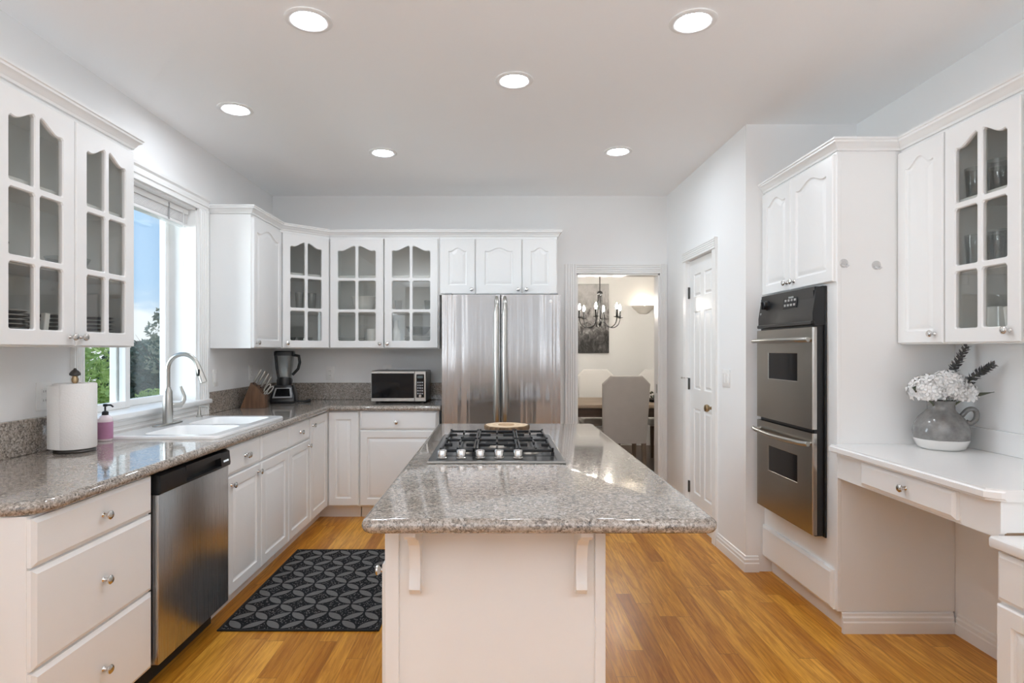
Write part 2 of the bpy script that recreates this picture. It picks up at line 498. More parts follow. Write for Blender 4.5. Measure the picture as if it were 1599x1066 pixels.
LEAFB = leaf_mat('dark_leaf', (.035, .075, .060), (.09, .15, .105))
LEAFC = leaf_mat('pale_leaf', (.20, .22, .15), (.36, .38, .28))
LAWN = leaf_mat('lawn_grass', (.08, .15, .03), (.16, .26, .06))
TRUNK = plain('tree_bark', (.10, .08, .06), .9, bumps=(30, .5))
# ================================================================ THE ROOM
CEILZ, XL, XR, XP, YB, YR, YREAR = 2.745, -2.02, 2.21, 1.53, 5.30, 3.62, -3.0
DIN_Y, DIN_X0, DIN_X1 = 8.40, -1.2, 3.4
struct('floor', B().box(XL-.02, XR+.05, YREAR, YB+.12, -.08, 0), OAK, 'honey oak strip floor of the kitchen')
struct('ceiling', B().box(XL-.25, XR+.15, YREAR-.15, YB+.06, CEILZ, CEILZ+.12), CEIL, 'smooth white kitchen ceiling')
# left wall with the window opening (Y 2.86-3.96, z 1.02-2.31)
WY0, WY1, WZ0, WZ1, XG = 2.86, 3.96, 1.02, 2.31, -2.18
b = B()
xo = XL - .24
b.box(xo, XL, YREAR, -2.9, 0, CEILZ); b.box(xo, XL, -1.0, WY0, 0, CEILZ); b.box(xo, XL, -2.9, -1.0, 2.08, CEILZ); b.box(xo, XL, WY1, YB, 0, CEILZ)  # the opening behind the camera is invented for the side area light
b.box(xo, XL, WY0, WY1, 0, WZ0); b.box(xo, XL, WY0, WY1, WZ1, CEILZ)
struct('wall_left', b, WALL, 'white kitchen wall holding the sink window')
# back wall with the doorway
DX0, DX1, DZ = .714, 1.462, 2.046
b = B()
b.box(XL, DX0, YB, YB+.12, 0, CEILZ); b.box(DX1, XP+.12, YB, YB+.12, 0, CEILZ); b.box(DX0, DX1, YB, YB+.12, DZ, CEILZ)
struct('wall_back', b, WALL, 'white wall behind the refrigerator with the dining doorway')
# pantry wall (parallel to the left wall) and its return
PY0, PY1, PZ = 4.150, 4.725, 2.068
b = B()
b.box(XP, XP+.12, YR, PY0, 0, CEILZ); b.box(XP, XP+.12, PY1, YB+.12, 0, CEILZ); b.box(XP, XP+.12, PY0, PY1, PZ, CEILZ)
struct('wall_pantry', b, WALL, 'white wall with the six panel door')
struct('wall_return', B().box(XP+.12, XR+.12, YR, YR+.12, 0, CEILZ), WALL, 'short white wall behind the oven cabinet')
b = B()      # with an opening invented for the side area light, behind the camera
b.box(XR, XR+.12, YREAR, -2.9, 0, CEILZ); b.box(XR, XR+.12, -1.0, YR, 0, CEILZ); b.box(XR, XR+.12, -2.9, -1.0, 2.08, CEILZ)
struct('wall_right', b, WALL, 'white wall behind the writing desk')
# unseen wall behind the camera: invented windows, narrow to streak the refrigerator
b = B()
xs = [XL-.24]
for wx in REARW: xs += [wx-.20, wx+.20]
xs.append(XR+.12)
for i in range(0, len(xs)-1, 2): b.box(xs[i], xs[i+1], YREAR-.14, YREAR, 0, CEILZ)
for i in range(1, len(xs)-1, 2):
    b.box(xs[i], xs[i+1], YREAR-.14, YREAR, 0, .06); b.box(xs[i], xs[i+1], YREAR-.14, YREAR, 2.35, CEILZ)
    m_ = (xs[i]+xs[i+1])/2; b.box(m_-.035, m_+.035, YREAR-.05, YREAR-.005, .06, 2.35)
struct('wall_rear', b, plain('bounce_cutting_grey', (.34, .33, .32), .8), 'unseen grey rear wall with invented narrow windows, darkened to cut bounced light')  # dark tone chosen to cut light bounced onto island and refrigerator
struct('wall_light_block', B().box(XL, XR, -.72, -.60, 0, 1.14), WALL, 'unseen white half wall added to shade the island front')  # added out of view to keep low light off the island front
# ---- dining room shell
dwz = CEILZ
struct('floor_dining', B().box(DIN_X0, DIN_X1, YB+.12, DIN_Y, -.08, 0), DINFL, 'dark floor of the dining room')
struct('ceiling_dining', B().box(DIN_X0-.1, DIN_X1+.1, YB+.06, DIN_Y+.1, dwz, dwz+.12), CEIL, 'white dining room ceiling')
struct('wall_dining_back', B().box(DIN_X0, DIN_X1, DIN_Y, DIN_Y+.1, 0, dwz), WALL, 'pale dining room wall with the painting')
b = B(); b.box(DIN_X0-.1, DIN_X0, YB+.12, DIN_Y+.1, 0, dwz)
struct('wall_dining_left', b, WALL, 'left dining room wall')
b = B(); b.box(DIN_X1, DIN_X1+.1, YB+.12, DIN_Y+.1, 0, dwz)
struct('wall_dining_right', b, WALL, 'right dining room wall')
b = B(); b.box(DIN_X0, XL+.9, YB+.12, YB+.13, 0, dwz); b.box(XP+.12, DIN_X1, YB, YB+.12, 0, dwz)
struct('wall_dining_front', b, WALL, 'dining room wall beside the doorway')
# chair rail and wainscot of the dining room
struct('trim_dining', B().box(DIN_X0, DIN_X1, DIN_Y-.025, DIN_Y, .86, .93, .006), TRIM, 'white chair rail of the dining room')

# ---- baseboards: stepped profile
BASEP = [(0,0),(.016,0),(.016,.052),(.012,.058),(.012,.074),(.007,.082),(.006,.094),(0,.098)]
def baseboard(name, path, label):
    b = B(); b.sweep(path, BASEP); struct(name, b, TRIM, label)
baseboard('baseboard_pantry', [(1.605, YR), (XP, YR), (XP, 4.075)], 'white baseboard turning the corner by the oven')
baseboard('baseboard_back', [(XP, 4.80), (XP, YB)], 'white baseboard between pantry door and doorway')
baseboard('baseboard_right', [(XR, 1.2), (XR, 2.822)], 'white baseboard in the desk knee space')
baseboard('baseboard_oven', [(XR-.014, 2.838), (1.66, 2.838)], 'white stepped baseboard under the desk')

# ---- door casings: fluted boards
def fluted(w, t=.018):
    """cross-section (across, out)"""
    pts = [(0, 0), (0, t)]
    for k in range(4):
        c = w * (.2 + .2 * k); h = w * .055
        pts += [(c-h, t), (c-h*.5, t-.005), (c+h*.5, t-.005), (c+h, t)]
    return pts + [(w, t), (w, 0)]
b = B()
for x0, wd in ((DX0-.104, .104), (DX1, .064)):
    b.prism([(x0+u, YB-v) for u, v in fluted(wd)], 0, DZ+.085, 'z')
b.prism([(YB-v, DZ+u) for u, v in fluted(.085)], DX0, DX1, 'x')
b.box(DX0-.001, DX0+.014, YB-.004, YB+.124, 0, DZ); b.box(DX1-.014, DX1+.001, YB-.004, YB+.124, 0, DZ)
b.box(DX0, DX1, YB-.004, YB+.124, DZ-.014, DZ+.001)
struct('trim_doorway', b, TRIM, 'white fluted casing of the dining doorway')
b = B()
for y0 in (PY0-.065, PY1):
    b.prism([(XP-v, y0+u) for u, v in fluted(.065)], 0, PZ, 'z')
b.prism([(XP-v, PZ+u) for u, v in fluted(.075, .026)], PY0-.08, PY1+.08, 'y2') if False else None
b.loops([[(XP-v, PY0-.068, PZ+u) for u, v in fluted(.078, .026)], [(XP-v, PY1+.068, PZ+u) for u, v in fluted(.078, .026)]])
struct('trim_pantry', b, TRIM, 'white fluted casing around the six panel door')

# ---- six panel pantry door
def raised_panel(b, x0, x1, z0, z1, yf, d=.008, arch=None):
    pass
door = thing('door_1', 'white six panel door with a brass knob', None, (XP+.02, PY0, 0), kind='structure')
DM = T(XP+.016, PY1, 0) @ Rz(-90)         # local x runs towards the camera, front faces -X
dw, dh = PY1 - PY0, PZ
def slab_with_panels(b, w, h, t, panels, groove=.012, dep=.008):
    """front at y=0 (facing -y), panels are recessed-and-raised fields"""
    xs = sorted({0, w} | {p[0] for p in panels} | {p[1] for p in panels}); zs = sorted({0, h} | {p[2] for p in panels} | {p[3] for p in panels})
    for i in range(len(xs)-1):
        for j in range(len(zs)-1):
            xa, xb_, za, zb = xs[i], xs[i+1], zs[j], zs[j+1]
            hit = [p for p in panels if p[0] <= xa+1e-6 and xb_ <= p[1]+1e-6 and p[2] <= za+1e-6 and zb <= p[3]+1e-6]
            if not hit: b.add([(xa,0,za),(xb_,0,za),(xb_,0,zb),(xa,0,zb)], [(0,1,2,3)])
    for (xa, xb_, za, zb) in panels:
        ls = []
        for ins, y in ((0,0),(groove*.5,dep),(groove*1.2,dep),(groove*2.4,dep*.15)):
            ls.append([(xa+ins,y,za+ins),(xb_-ins,y,za+ins),(xb_-ins,y,zb-ins),(xa+ins,y,zb-ins)])
        b.loops(ls, False, True)
    b.loops([[(0,0,0),(w,0,0),(w,0,h),(0,0,h)],[(0,t,0),(w,t,0),(w,t,h),(0,t,h)]], False, True)
b = B()
pw = (dw - .095*2 - .075) / 2
cols = [(.095, .095+pw), (dw-.095-pw, dw-.095)]
pn = [(c0, c1, z0, z1) for c0, c1 in cols for z0, z1 in ((.24, .90), (1.05, 1.655), (1.77, 1.945))]
slab_with_panels(b, dw-.004, dh-.008, .035, pn)
obj('leaf', b, TRIM, door, DM @ T(.002, 0, .004))
b = B(); b.lathe([(.0,0),(.028,0),(.028,.005),(.012,.008),(.011,.030),(.022,.036),(.028,.048),(.024,.062),(.010,.068)], (dw-.052, 0, .945), 20, '-y')
obj('knob', b, BRASS, door, DM, 50, 'antique brass door knob')
for z in (.27, 1.09, 1.815):
    b = B(); b.box(-.006, .012, -.008, .001, z-.045, z+.045, .002); b.cyl((.001,-.009,z-.046),(.001,-.009,z+.046),.006, n=10)
    obj('hinge', b, DARKM, door, DM, 40)
b = B(); b.tube([(.0,-.012,1.135),(-.01,-.055,1.137)], .004, 8); b.ball((-.011,-.06,1.137), .008, 10, 7)
obj('door_stop', b, NICKEL, door, DM, 50)
# strike plate on the dining doorway jamb
b = B(); b.box(DX1-.018, DX1-.013, YB+.02, YB+.05, .97, 1.05, .001)
struct('trim_strike', b, NICKEL, 'metal strike plate on the doorway jamb')

# ---- the sink window
win = thing('window_1', 'white two sash sink window looking onto trees', None, (XL, (WY0+WY1)/2, WZ0), kind='structure')
b = B()       # reveal boards
b.box(XG-.03, XL+.001, WY1-.012, WY1+.001, WZ0, WZ1); b.box(XG-.03, XL+.001, WY0-.001, WY0+.012, WZ0, WZ1)
b.box(XG-.03, XL+.001, WY0, WY1, WZ1-.012, WZ1+.001)
obj('jamb', b, TRIM, win)
b = B()       # casings: side boards and stepped head
for y0, wd in ((WY0-.07, .07), (WY1, .135)):
    b.prism([(XL+v, y0+u) for u, v in fluted(wd, .02)], .915, WZ1, 'z')
hp = [(0,0),(.020,0),(.020,.012),(.014,.018),(.014,.032),(.022,.036),(.022,.050),(.016,.055),(.016,.072),(.028,.082),(.030,.098),(0,.100)]
b.loops([[(XL+v, WY0-.075, WZ1+u) for v, u in hp], [(XL+v, WY1+.14, WZ1+u) for v, u in hp]])
obj('casing', b, TRIM, win)
b = B()       # stool and apron
b.box(XG-.06, XL+.045, WY0-.075, WY1+.135, WZ0-.028, WZ0+.003, .008, 2)
ap = [(0,0),(.016,0),(.016,.018),(.010,.024),(.010,.036),(.018,.042),(.018,.060),(.024,.066),(.024,.078),(0,.078)]
b.loops([[(XL+v, WY0-.07, .915+u) for v, u in ap], [(XL+v, WY1+.13, .915+u) for v, u in ap]])
obj('sill', b, TRIM, win)
FW = .028
def sash(y0, y1, xp):
    b = B(); x0, x1 = xp-.022, xp+.022
    z0, z1 = WZ0+.004, WZ1-.014
    f = .042
    b.box(x0, x1, y0, y0+f, z0, z1, .004); b.box(x0, x1, y1-f, y1, z0, z1, .004)
    b.box(x0+.001, x1-.001, y0+f-.003, y1-f+.003, z0, z0+.040, .004); b.box(x0+.001, x1-.001, y0+f-.003, y1-f+.003, z1-f, z1, .004)
    s_ = obj('sash', b, TRIM, win)
    g = B().box(xp-.003, xp+.003, y0+f-.004, y1-f+.004, z0+.036, z1-f+.004)
    obj('pane', g, GLASS, s_)
mid = (WY0+WY1)/2 + .01
sash(WY0+.012, mid+.03, XG+.012); sash(mid-.02, WY1-.012, XG-.036)
# bunched blind under the head of the window
bl = thing('window_blind', 'white slatted blind drawn up tight at the top of the sink window', 'blind', (XL-.08, (WY0+WY1)/2, WZ1))
b = B().box(XL-.105, XL-.045, WY0+.016, WY1-.016, WZ1-.050, WZ1-.013, .003); obj('headrail', b, TRIM, bl)
b = B()
for k in range(9):
    z = WZ1-.054-k*.0062
    b.box(XL-.104, XL-.048, WY0+.02, WY1-.02, z-.0042, z, .0012)
obj('slat_stack', b, LAMI, bl)
b = B().box(XL-.105, XL-.047, WY0+.02, WY1-.02, WZ1-.130, WZ1-.110, .004, 2); obj('bottom_rail', b, LAMI, bl)
for yy in (WY0+.25, WY1-.25): obj('ladder_tape', B().box(XL-.046, XL-.044, yy-.008, yy+.008, WZ1-.125, WZ1-.02), GREYP, bl)
b = B().cyl((XL-.042, WY1-.085, WZ1-.03), (XL-.042, WY1-.085, WZ1-.40), .0022, n=8); obj('cord', b, TRIM, bl)

# ---- outside: lawn and trees
ground = solo('lawn', B().box(-60, -2.6, -12, 70, -3.2, -3.0), LAWN, 'green lawn outside the sink window', 'lawn', kind='stuff')
def tree(name, x, y, z0, h, blobs, mat, label, n, leaf, seed, trunk_r=.08, sparse=False):
    rnd = random.Random(seed)
    t = thing(name, label, 'tree', (x, y, z0))
    b = B()
    for _ in range(n):
        bx, by, bz, rx, rz = blobs[rnd.randrange(len(blobs))]
        while True:
            v = Vector((rnd.uniform(-1,1), rnd.uniform(-1,1), rnd.uniform(-1,1)))
            if v.length <= 1: break
        v = v.normalized() * (v.length ** .45)
        c = Vector((x+bx+v.x*rx, y+by+v.y*rx, z0+bz+v.z*rz))
        d = Vector((rnd.gauss(0,1), rnd.gauss(0,1), rnd.gauss(0,.7))).normalized()
        a = d.cross(Vector((rnd.gauss(0,1), rnd.gauss(0,1), rnd.gauss(0,1)))).normalized()
        L = leaf*rnd.uniform(.6,1.3); w = L*.42
        b.add([c-d*L*.5, c+a*w*.5, c+d*L*.5, c-a*w*.5], [(0,1,2,3)])
    obj('crown', b, mat, t)
    b = B(); zt = z0 + h
    pts = [(x, y, z0-.05), (x+.05, y+.03, z0+h*.5), (x-.03, y, zt)]
    b.tube(pts, [trunk_r, trunk_r*.7, trunk_r*.2], 8)
    for k in range(6):
        a = rnd.uniform(0, 2*PI); zz = z0 + h*rnd.uniform(.45, .85); l = h*.16
        b.tube([(x, y, zz), (x+l*.6*math.cos(a), y+l*.6*math.sin(a), zz+l*.5), (x+l*math.cos(a), y+l*math.sin(a), zz+l)], [trunk_r*.4, trunk_r*.25, trunk_r*.08], 6)
    obj('trunk', b, TRUNK, t, ang=50)
tree('leafy_tree', -8.15, 11.2, -3.0, 4.0, [(0,0,4.0,.9,.8),(-.4,.6,3.5,1.0,1.0),(.3,-.5,3.4,.9,1.0),(.1,.3,2.9,.9,.9)], LEAFA, 'bright green bushy tree close outside the left sash', 5200, .15, 3)
tree('garden_shrub', -7.2, 12.35, -3.0, 3.3, [(0,0,3.15,.45,.40),(.1,.3,2.7,.5,.5),(-.3,.1,2.9,.45,.45)], LEAFA, 'low bright shrub in front of the dark trees', 2400, .12, 5)
tree('dark_tree', -14.0, 24.2, -3.0, 4.3, [(0,0,3.5,1.3,1.2),(-.6,.6,3.0,1.3,1.3),(.6,-.6,3.1,1.3,1.3),(.2,.2,2.2,1.4,1.3)], LEAFB, 'dark green tree at mid distance beyond the lawn', 6000, .26, 7)
tree('dark_tree', -20.5, 36.5, -3.0, 5.0, [(0,0,3.7,2.0,1.5),(-1.2,1.2,3.4,2.0,1.5),(1.3,-1.,3.2,2.0,1.5),(.2,.2,2.4,2.2,1.5)], LEAFB, 'broad dark tree against the far window jamb', 6000, .34, 8)
tree('dark_tree', -19.0, 31.6, -3.0, 4.9, [(0,0,3.5,1.9,1.4),(-1.0,.8,3.2,1.8,1.4),(1.0,-.9,3.1,1.8,1.4),(.2,.2,2.2,2.0,1.5)], LEAFB, 'dark tree filling the gap behind the mullion', 6000, .32, 9)
tree('slim_tree', -10.2, 17.9, -3.0, 5.6, [(0,0,5.4,.20,.25),(-.1,.1,4.95,.42,.30),(.12,0,4.5,.50,.35),(0,0,4.0,.5,.4)], LEAFC, 'slim pale tree rising above the dark trees', 480, .17, 11, .03)
tree('far_tree', -18.3, 23.4, -3.0, 4.9, [(0,0,3.6,1.7,1.4),(-1,1,3.4,1.7,1.4),(.6,-1,3.2,1.7,1.4),(.2,.2,2.2,1.8,1.4)], LEAFA, 'green tree behind the bushy one in the left sash', 5000, .26, 13)
# ================================================================ CABINET KIT (local: x along the front, -y out of the front, z up)
def KNOBB(x, z, y=-.02):
    return B().lathe([(.009,0),(.007,.003),(.0055,.012),(.011,.017),(.0155,.022),(.0155,.026),(.011,.030),(.004,.031)], (x, y, z), 18, '-y')
def arch_z(u, rise):
    """ogee: flat shoulder, small dip, then the crown"""
    a = abs(u)
    if a > .80: return rise * .10 * (a - .80) / .20
    return rise * (.5 + .5 * math.cos(PI * a / .80)) ** .85
def outline(x0, x1, z0, z1, rise, ins, n=22):
    """z1 is the shoulder height, the crown stands rise above it"""
    pts = [(x0+ins, z0+ins), (x1-ins, z0+ins)]
    for i in range(n+1):
        u = 1 - 2*i/n
        x = (x0+x1)/2 + u*((x1-x0)/2 - ins)
        pts.append((x, z1 + arch_z(u, rise) - ins))
    return pts
def rect_match(x0, x1, z0, z1, n=22):
    pts = [(x0, z0), (x1, z0)]
    for i in range(n+1):
        u = 1 - 2*i/n; pts.append(((x0+x1)/2 + u*(x1-x0)/2, z1))
    return pts
def panel_door(cab, M, x0, z0, w, h, rise=0.0, knob=None, t=.02, stile=.055, name='door', label=None):
    """solid door with a routed, raised centre panel (cathedral top if rise>0)"""
    b = B(); x1, z1 = x0+w, z0+h
    n = 22
    sh = z1 - stile - rise
    st = min(stile, w*.24)
    def L(pts, y): return [(x, y, z) for x, z in pts]
    ls = [L(rect_match(x0, x1, z0, z1, n), 0), L(rect_match(x0, x1, z0, z1, n), -t+.005),
          L(rect_match(x0+.005, x1-.005, z0+.005, z1-.005, n), -t)]
    for ins, y in ((0, -t), (.003, -t+.007), (.008, -t+.009), (.012, -t+.009), (.032, -t+.001), (.035, -t+.0005)):
        ls.append(L(outline(x0+st, x1-st, z0+stile, sh, rise, ins, n), y))
    b.loops(ls)
    d = obj(name, b, CAB, cab, M, 18, label)
    if knob: obj('knob', KNOBB(knob[0], knob[1]), CHROME, d, M, 40)
    return d
def flat_front(cab, M, x0, z0, w, h, knobs=(), t=.02, name='drawer', label=None):
    """slab drawer front with a stepped, chamfered edge"""
    b = B(); x1, z1 = x0+w, z0+h
    def R(i, y): return [(x0+i,y,z0+i),(x1-i,y,z0+i),(x1-i,y,z1-i),(x0+i,y,z1-i)]
    b.loops([R(0,0), R(0,-t+.008), R(.004,-t+.0065), R(.014,-t), R(.016,-t)])
    d = obj(name, b, CAB, cab, M, 18, label)
    for k in knobs: obj('knob', KNOBB(*k), CHROME, d, M, 40)
    return d
def lite(x0, x1, z0, ztop, r, ins, n=14):
    """one glazed opening, corners rounded; ztop(x) gives the head"""
    x0, x1, z0 = x0+ins, x1-ins, z0+ins
    pts = []
    for k in range(4):
        a = PI + (PI/2)*k/3; pts.append((x0+r+r*math.cos(a), z0+r+r*math.sin(a)))
    for k in range(4):
        a = 1.5*PI + (PI/2)*k/3; pts.append((x1-r+r*math.cos(a), z0+r+r*math.sin(a)))
    for k in range(n+1):
        x = x1 - (x1-x0)*k/n
        z = ztop(x) - ins
        e = min(x1-x, x-x0)
        if e < r: z -= (r - math.sqrt(max(0, r*r-(r-e)**2)))
        pts.append((x, z))
    return pts
def glass_door(cab, M, x0, z0, w, h, rise=.045, knob=None, t=.02, label='white glazed door with six arched lights'):
    b = B(); x1, z1 = x0+w, z0+h
    sl, mu, bot = .066 if w > .37 else .058, .026, .060
    shz = z1 - .058 - rise
    a0, a1 = x0+sl, x1-sl
    xm = (a0+a1)/2
    zs0 = z0+bot; zs3 = shz; hh = (zs3+rise*.3-zs0-2*mu)/3
    rows = [(zs0, zs0+hh), (zs0+hh+mu, zs0+2*hh+mu), (zs0+2*hh+2*mu, None)]
    head = lambda x: shz + arch_z((x-xm)/((a1-a0)/2), rise)
    def holes(ins):
        hs = []
        for (c0, c1) in ((a0, xm-mu/2), (xm+mu/2, a1)):
            for (r0, r1) in rows:
                hs.append(lite(c0, c1, r0, (lambda x, r1=r1: r1) if r1 is not None else head, .010, ins))
        return hs
    outer = lambda i: [(x0+i, z0+i), (x1-i, z0+i), (x1-i, z1-i), (x0+i, z1-i)]
    def face(ins_h, ins_o, y, flip):
        lps = [outer(ins_o)] + holes(ins_h)
        flat = [Vector((p[0], p[1], 0)) for l in lps for p in l]
        tri = geometry.tessellate_polygon([[Vector((p[0], p[1], 0)) for p in l] for l in lps])
        b.add([(p.x, y, p.y) for p in flat], [tuple(q) for q in tri])
    face(0, 0, 0, True); face(-.004, .004, -t, False)
    def wall(l0, l1, l2):
        b.loops([[(p[0], 0, p[1]) for p in l0], [(p[0], -t+.005, p[1]) for p in l1], [(p[0], -t, p[1]) for p in l2]], False, False)
    wall(outer(0), outer(0), outer(.004))
    for h0, h2 in zip(holes(0), holes(-.004)): wall(h0, h0, h2)
    bmesh.ops.remove_doubles(b.bm, verts=b.bm.verts, dist=1e-6)
    d = obj('door', b, CAB, cab, M, 30, label)
    g = B().box(a0-.012, a1+.012, -.006, -.003, zs0-.012, z1-.045)
    obj('pane', g, CGLASS, d, M)
    if knob: obj('knob', KNOBB(*knob), CHROME, d, M, 40)
    return d
CROWN = [(0,0),(.010,0),(.013,.010),(.016,.012),(.022,.024),(.032,.032),(.036,.034),(.036,.043),(.042,.046),(.042,.055),(0,.055)]
def crown(cab, path, z):
    """path runs so that the room lies to its left"""
    b = B(); b.sweep(path, [(d, z+h) for d, h in CROWN]); return obj('crown', b, CAB, cab, ang=30)
def hollow(cab, M, w, z0, z1, dep, shelves, lo=True):
    b = B(); t = .018
    b.box(0, t, 0, dep, z0, z1); b.box(w-t, w, 0, dep, z0, z1)
    b.box(t, w-t, 0, dep, z0, z0+t); b.box(t, w-t, 0, dep, z1-t, z1); b.box(t, w-t, dep-.008, dep, z0+t, z1-t)
    o = obj('body', b, CAB, cab, M)
    for z in shelves:
        obj('shelf', B().box(t, w-t, .012, dep-.008, z-.018, z, .002), CABIN, cab, M)
    return o
def solid(cab, M, w, z0, z1, dep, toe=None, toe_mat=None, x0=0.0):
    b = B()
    if toe is None: b.box(x0, w, 0, dep, z0, z1, .0015)
    else:
        b.box(x0, w, 0, dep, toe, z1, .0015); b.box(x0+.003, w-.003, .07, dep-.002, z0, toe)
    return obj('body', b, CAB, cab, M)
# ================================================================ WALL CABINETS
UZ0, UZ1 = 1.372, 2.318
UD0 = 1.377; UDH = 2.297 - UD0
# --- left of the window
FXL = -1.745
c = thing('glass_front_cabinet', 'white wall cabinet with two arched glass doors between the picture edge and the window', 'cabinet', (FXL, 2.41, UZ0), 'glass front wall cabinets')
M = T(FXL, 2.01, 0) @ Rz(90)
hollow(c, M, .80, UZ0, UZ1, .274, (1.69, 1.99))
glass_door(c, M, .008, UD0, .391, UDH, knob=(.372, 1.413))
glass_door(c, M, .405, UD0, .388, UDH, knob=(.432, 1.413))
# --- its neighbour nearer the camera
# --- left wall, beyond the window: one solid door
FXC = -1.73
c = thing('wall_cabinet', 'white wall cabinet with one solid door right of the sink window', 'cabinet', (FXC, 4.4, UZ0), 'solid door wall cabinets')
M = T(FXC, 4.14, 0) @ Rz(90)
solid(c, M, .555, UZ0, UZ1, .288)
panel_door(c, M, .008, UD0, .535, UDH, .045, knob=(.05, 1.413))
# --- diagonal corner cabinet: five sided
c = thing('corner_cabinet', 'white diagonal corner wall cabinet with a single glass door', 'cabinet', (-1.75, 5.02, UZ0), 'glass front wall cabinets')
pa, pb = Vector((-1.73, 4.70)), Vector((-1.42, 4.99))
ang = math.degrees(math.atan2(pb.y-pa.y, pb.x-pa.x)); ln = (pb-pa).length
poly = [(-2.018, 4.70), (pa.x, pa.y), (pb.x, pb.y), (-1.42, 5.298), (-2.018, 5.298)]
b = B()
b.prism(poly, UZ0, UZ0+.018, 'z'); b.prism(poly, UZ1-.018, UZ1, 'z')
b.box(-2.018, -1.73, 4.70, 4.716, UZ0+.018, UZ1-.018); b.box(-1.436, -1.42, 4.99, 5.298, UZ0+.018, UZ1-.018)
b.box(-2.018, -2.008, 4.716, 5.298, UZ0+.018, UZ1-.018); b.box(-2.008, -1.436, 5.288, 5.298, UZ0+.018, UZ1-.018)
obj('body', b, CAB, c)
inn = [(-2.006, 4.72), (-1.745, 4.72), (-1.438, 5.005), (-1.438, 5.286), (-2.006, 5.286)]
for z in (1.69, 1.99): obj('shelf', B().prism(inn, z-.016, z, 'z'), CABIN, c)
M = T(pa.x, pa.y, 0) @ Rz(ang)
glass_door(c, M, .012, UD0, ln-.024, UDH, knob=(.045, 1.413))
# --- back wall, two glass doors
FYB = 4.99
c = thing('glass_front_cabinet', 'white wall cabinet with two arched glass doors above the microwave', 'cabinet', (-.95, FYB, UZ0), 'glass front wall cabinets')
M = T(-1.418, FYB, 0)
hollow(c, M, .930, UZ0, UZ1, .308, (1.69, 1.99))
glass_door(c, M, .010, UD0, .449, UDH, knob=(.432, 1.413))
glass_door(c, M, .467, UD0, .453, UDH, knob=(.495, 1.413))
# --- over the refrigerator
c = thing('wall_cabinet', 'low white wall cabinet with three small doors over the refrigerator', 'cabinet', (.01, FYB, 1.825), 'solid door wall cabinets')
M = T(-.486, FYB, 0)
solid(c, M, .996, 1.825, UZ1, .308)
for x0, w, kx in ((.008, .292, .272), (.308, .386, .665), (.702, .288, .735)):
    panel_door(c, M, x0, 1.832, w, 2.297-1.832, .03, knob=(kx, 1.868), stile=.075)
# --- right wall: solid door, glass door and the next one at the picture edge
FXR = 1.945
RZ0, RZ1 = 1.387, 2.318
c = thing('wall_cabinet', 'narrow white wall cabinet with one solid door against the oven cabinet', 'cabinet', (FXR, 2.69, RZ0), 'solid door wall cabinets')
M = T(FXR, 2.838, 0) @ Rz(-90)
solid(c, M, .298, RZ0, RZ1, .262)
panel_door(c, M, .004, 1.391, .288, 2.302-1.391, .04, knob=(.245, 1.432))
c = thing('glass_front_cabinet', 'white wall cabinet with one arched glass door above the flower vase', 'cabinet', (FXR, 2.35, RZ0), 'glass front wall cabinets')
M = T(FXR, 2.538, 0) @ Rz(-90)
hollow(c, M, .376, RZ0, RZ1, .262, (1.70, 1.995))
glass_door(c, M, .004, 1.391, .366, 2.302-1.391, knob=(.325, 1.435))
c = thing('wall_cabinet', 'white wall cabinet cut by the picture edge above the lower desk', 'cabinet', (FXR, 1.9, RZ0), 'solid door wall cabinets')
M = T(FXR, 2.158, 0) @ Rz(-90)
solid(c, M, .50, RZ0, RZ1, .262)
panel_door(c, M, .004, 1.391, .49, 2.302-1.391, .045, knob=(.05, 1.432))
# --- crown mouldings run over several cabinets
def crown_run(path, z, label):
    b = B(); b.sweep(path, [(d, z+h) for d, h in CROWN])
    solo('crown_moulding', b, CAB, label, 'moulding', (path[1][0], path[1][1], z), 'crown mouldings on the cabinets', ang=30)
crown_run([(XL+.002, 2.81), (FXL, 2.81), (FXL, 2.0)], UZ1, 'white crown moulding on the cabinet left of the window')
crown_run([(.51, 5.298), (.51, FYB), (-1.42, FYB), (-1.73, 4.70), (FXC, 4.14), (XL+.002, 4.14)], UZ1, 'white crown moulding bending around the corner cabinets to the refrigerator')
crown_run([(FXR, 1.60), (FXR, 2.838), (1.643, 2.838), (1.643, 3.618)], RZ1, 'white crown moulding over the oven and desk cabinets')

# ================================================================ TALL OVEN CABINET
OX = 1.643
c = thing('oven_cabinet', 'tall white cabinet housing the double oven', 'cabinet', (OX, 3.23, 0))
OY0, OY1 = 2.84, 3.618
b = B()   # carcass with the oven niche left open
b.box(OX, XR-.002, OY0, OY0+.02, .10, 2.318); b.box(OX, XR-.002, OY1-.02, OY1, .10, 2.318)
b.box(OX, XR-.002, OY0+.02, OY1-.02, 1.665, 2.318); b.box(OX, XR-.002, OY0+.02, OY1-.02, .10, .435)
b.box(XR-.03, XR-.002, OY0+.02, OY1-.02, .435, 1.665)
b.box(OX, OX+.02, OY0+.02, 2.945, .435, 1.665); b.box(OX, OX+.02, 3.535, OY1-.02, .435, 1.665)
b.box(OX-.004, OX+.016, OY0-.002, OY0+.036, .10, 2.318, .002)
obj('body', b, CAB, c)
b = B().box(OX+.045, XR-.01, OY0+.003, OY1-.002, 0, .0985); obj('toe_kick', b, TRIM, c)
M = T(OX, 3.612, 0) @ Rz(-90)
panel_door(c, M, .004, 1.692, .345, 2.305-1.692, .035, knob=(.315, 1.735))
panel_door(c, M, .354, 1.692, .408, 2.305-1.692, .035, knob=(.392, 1.735))
flat_front(c, M, .006, .105, .752, .19, t=.024, name='panel')
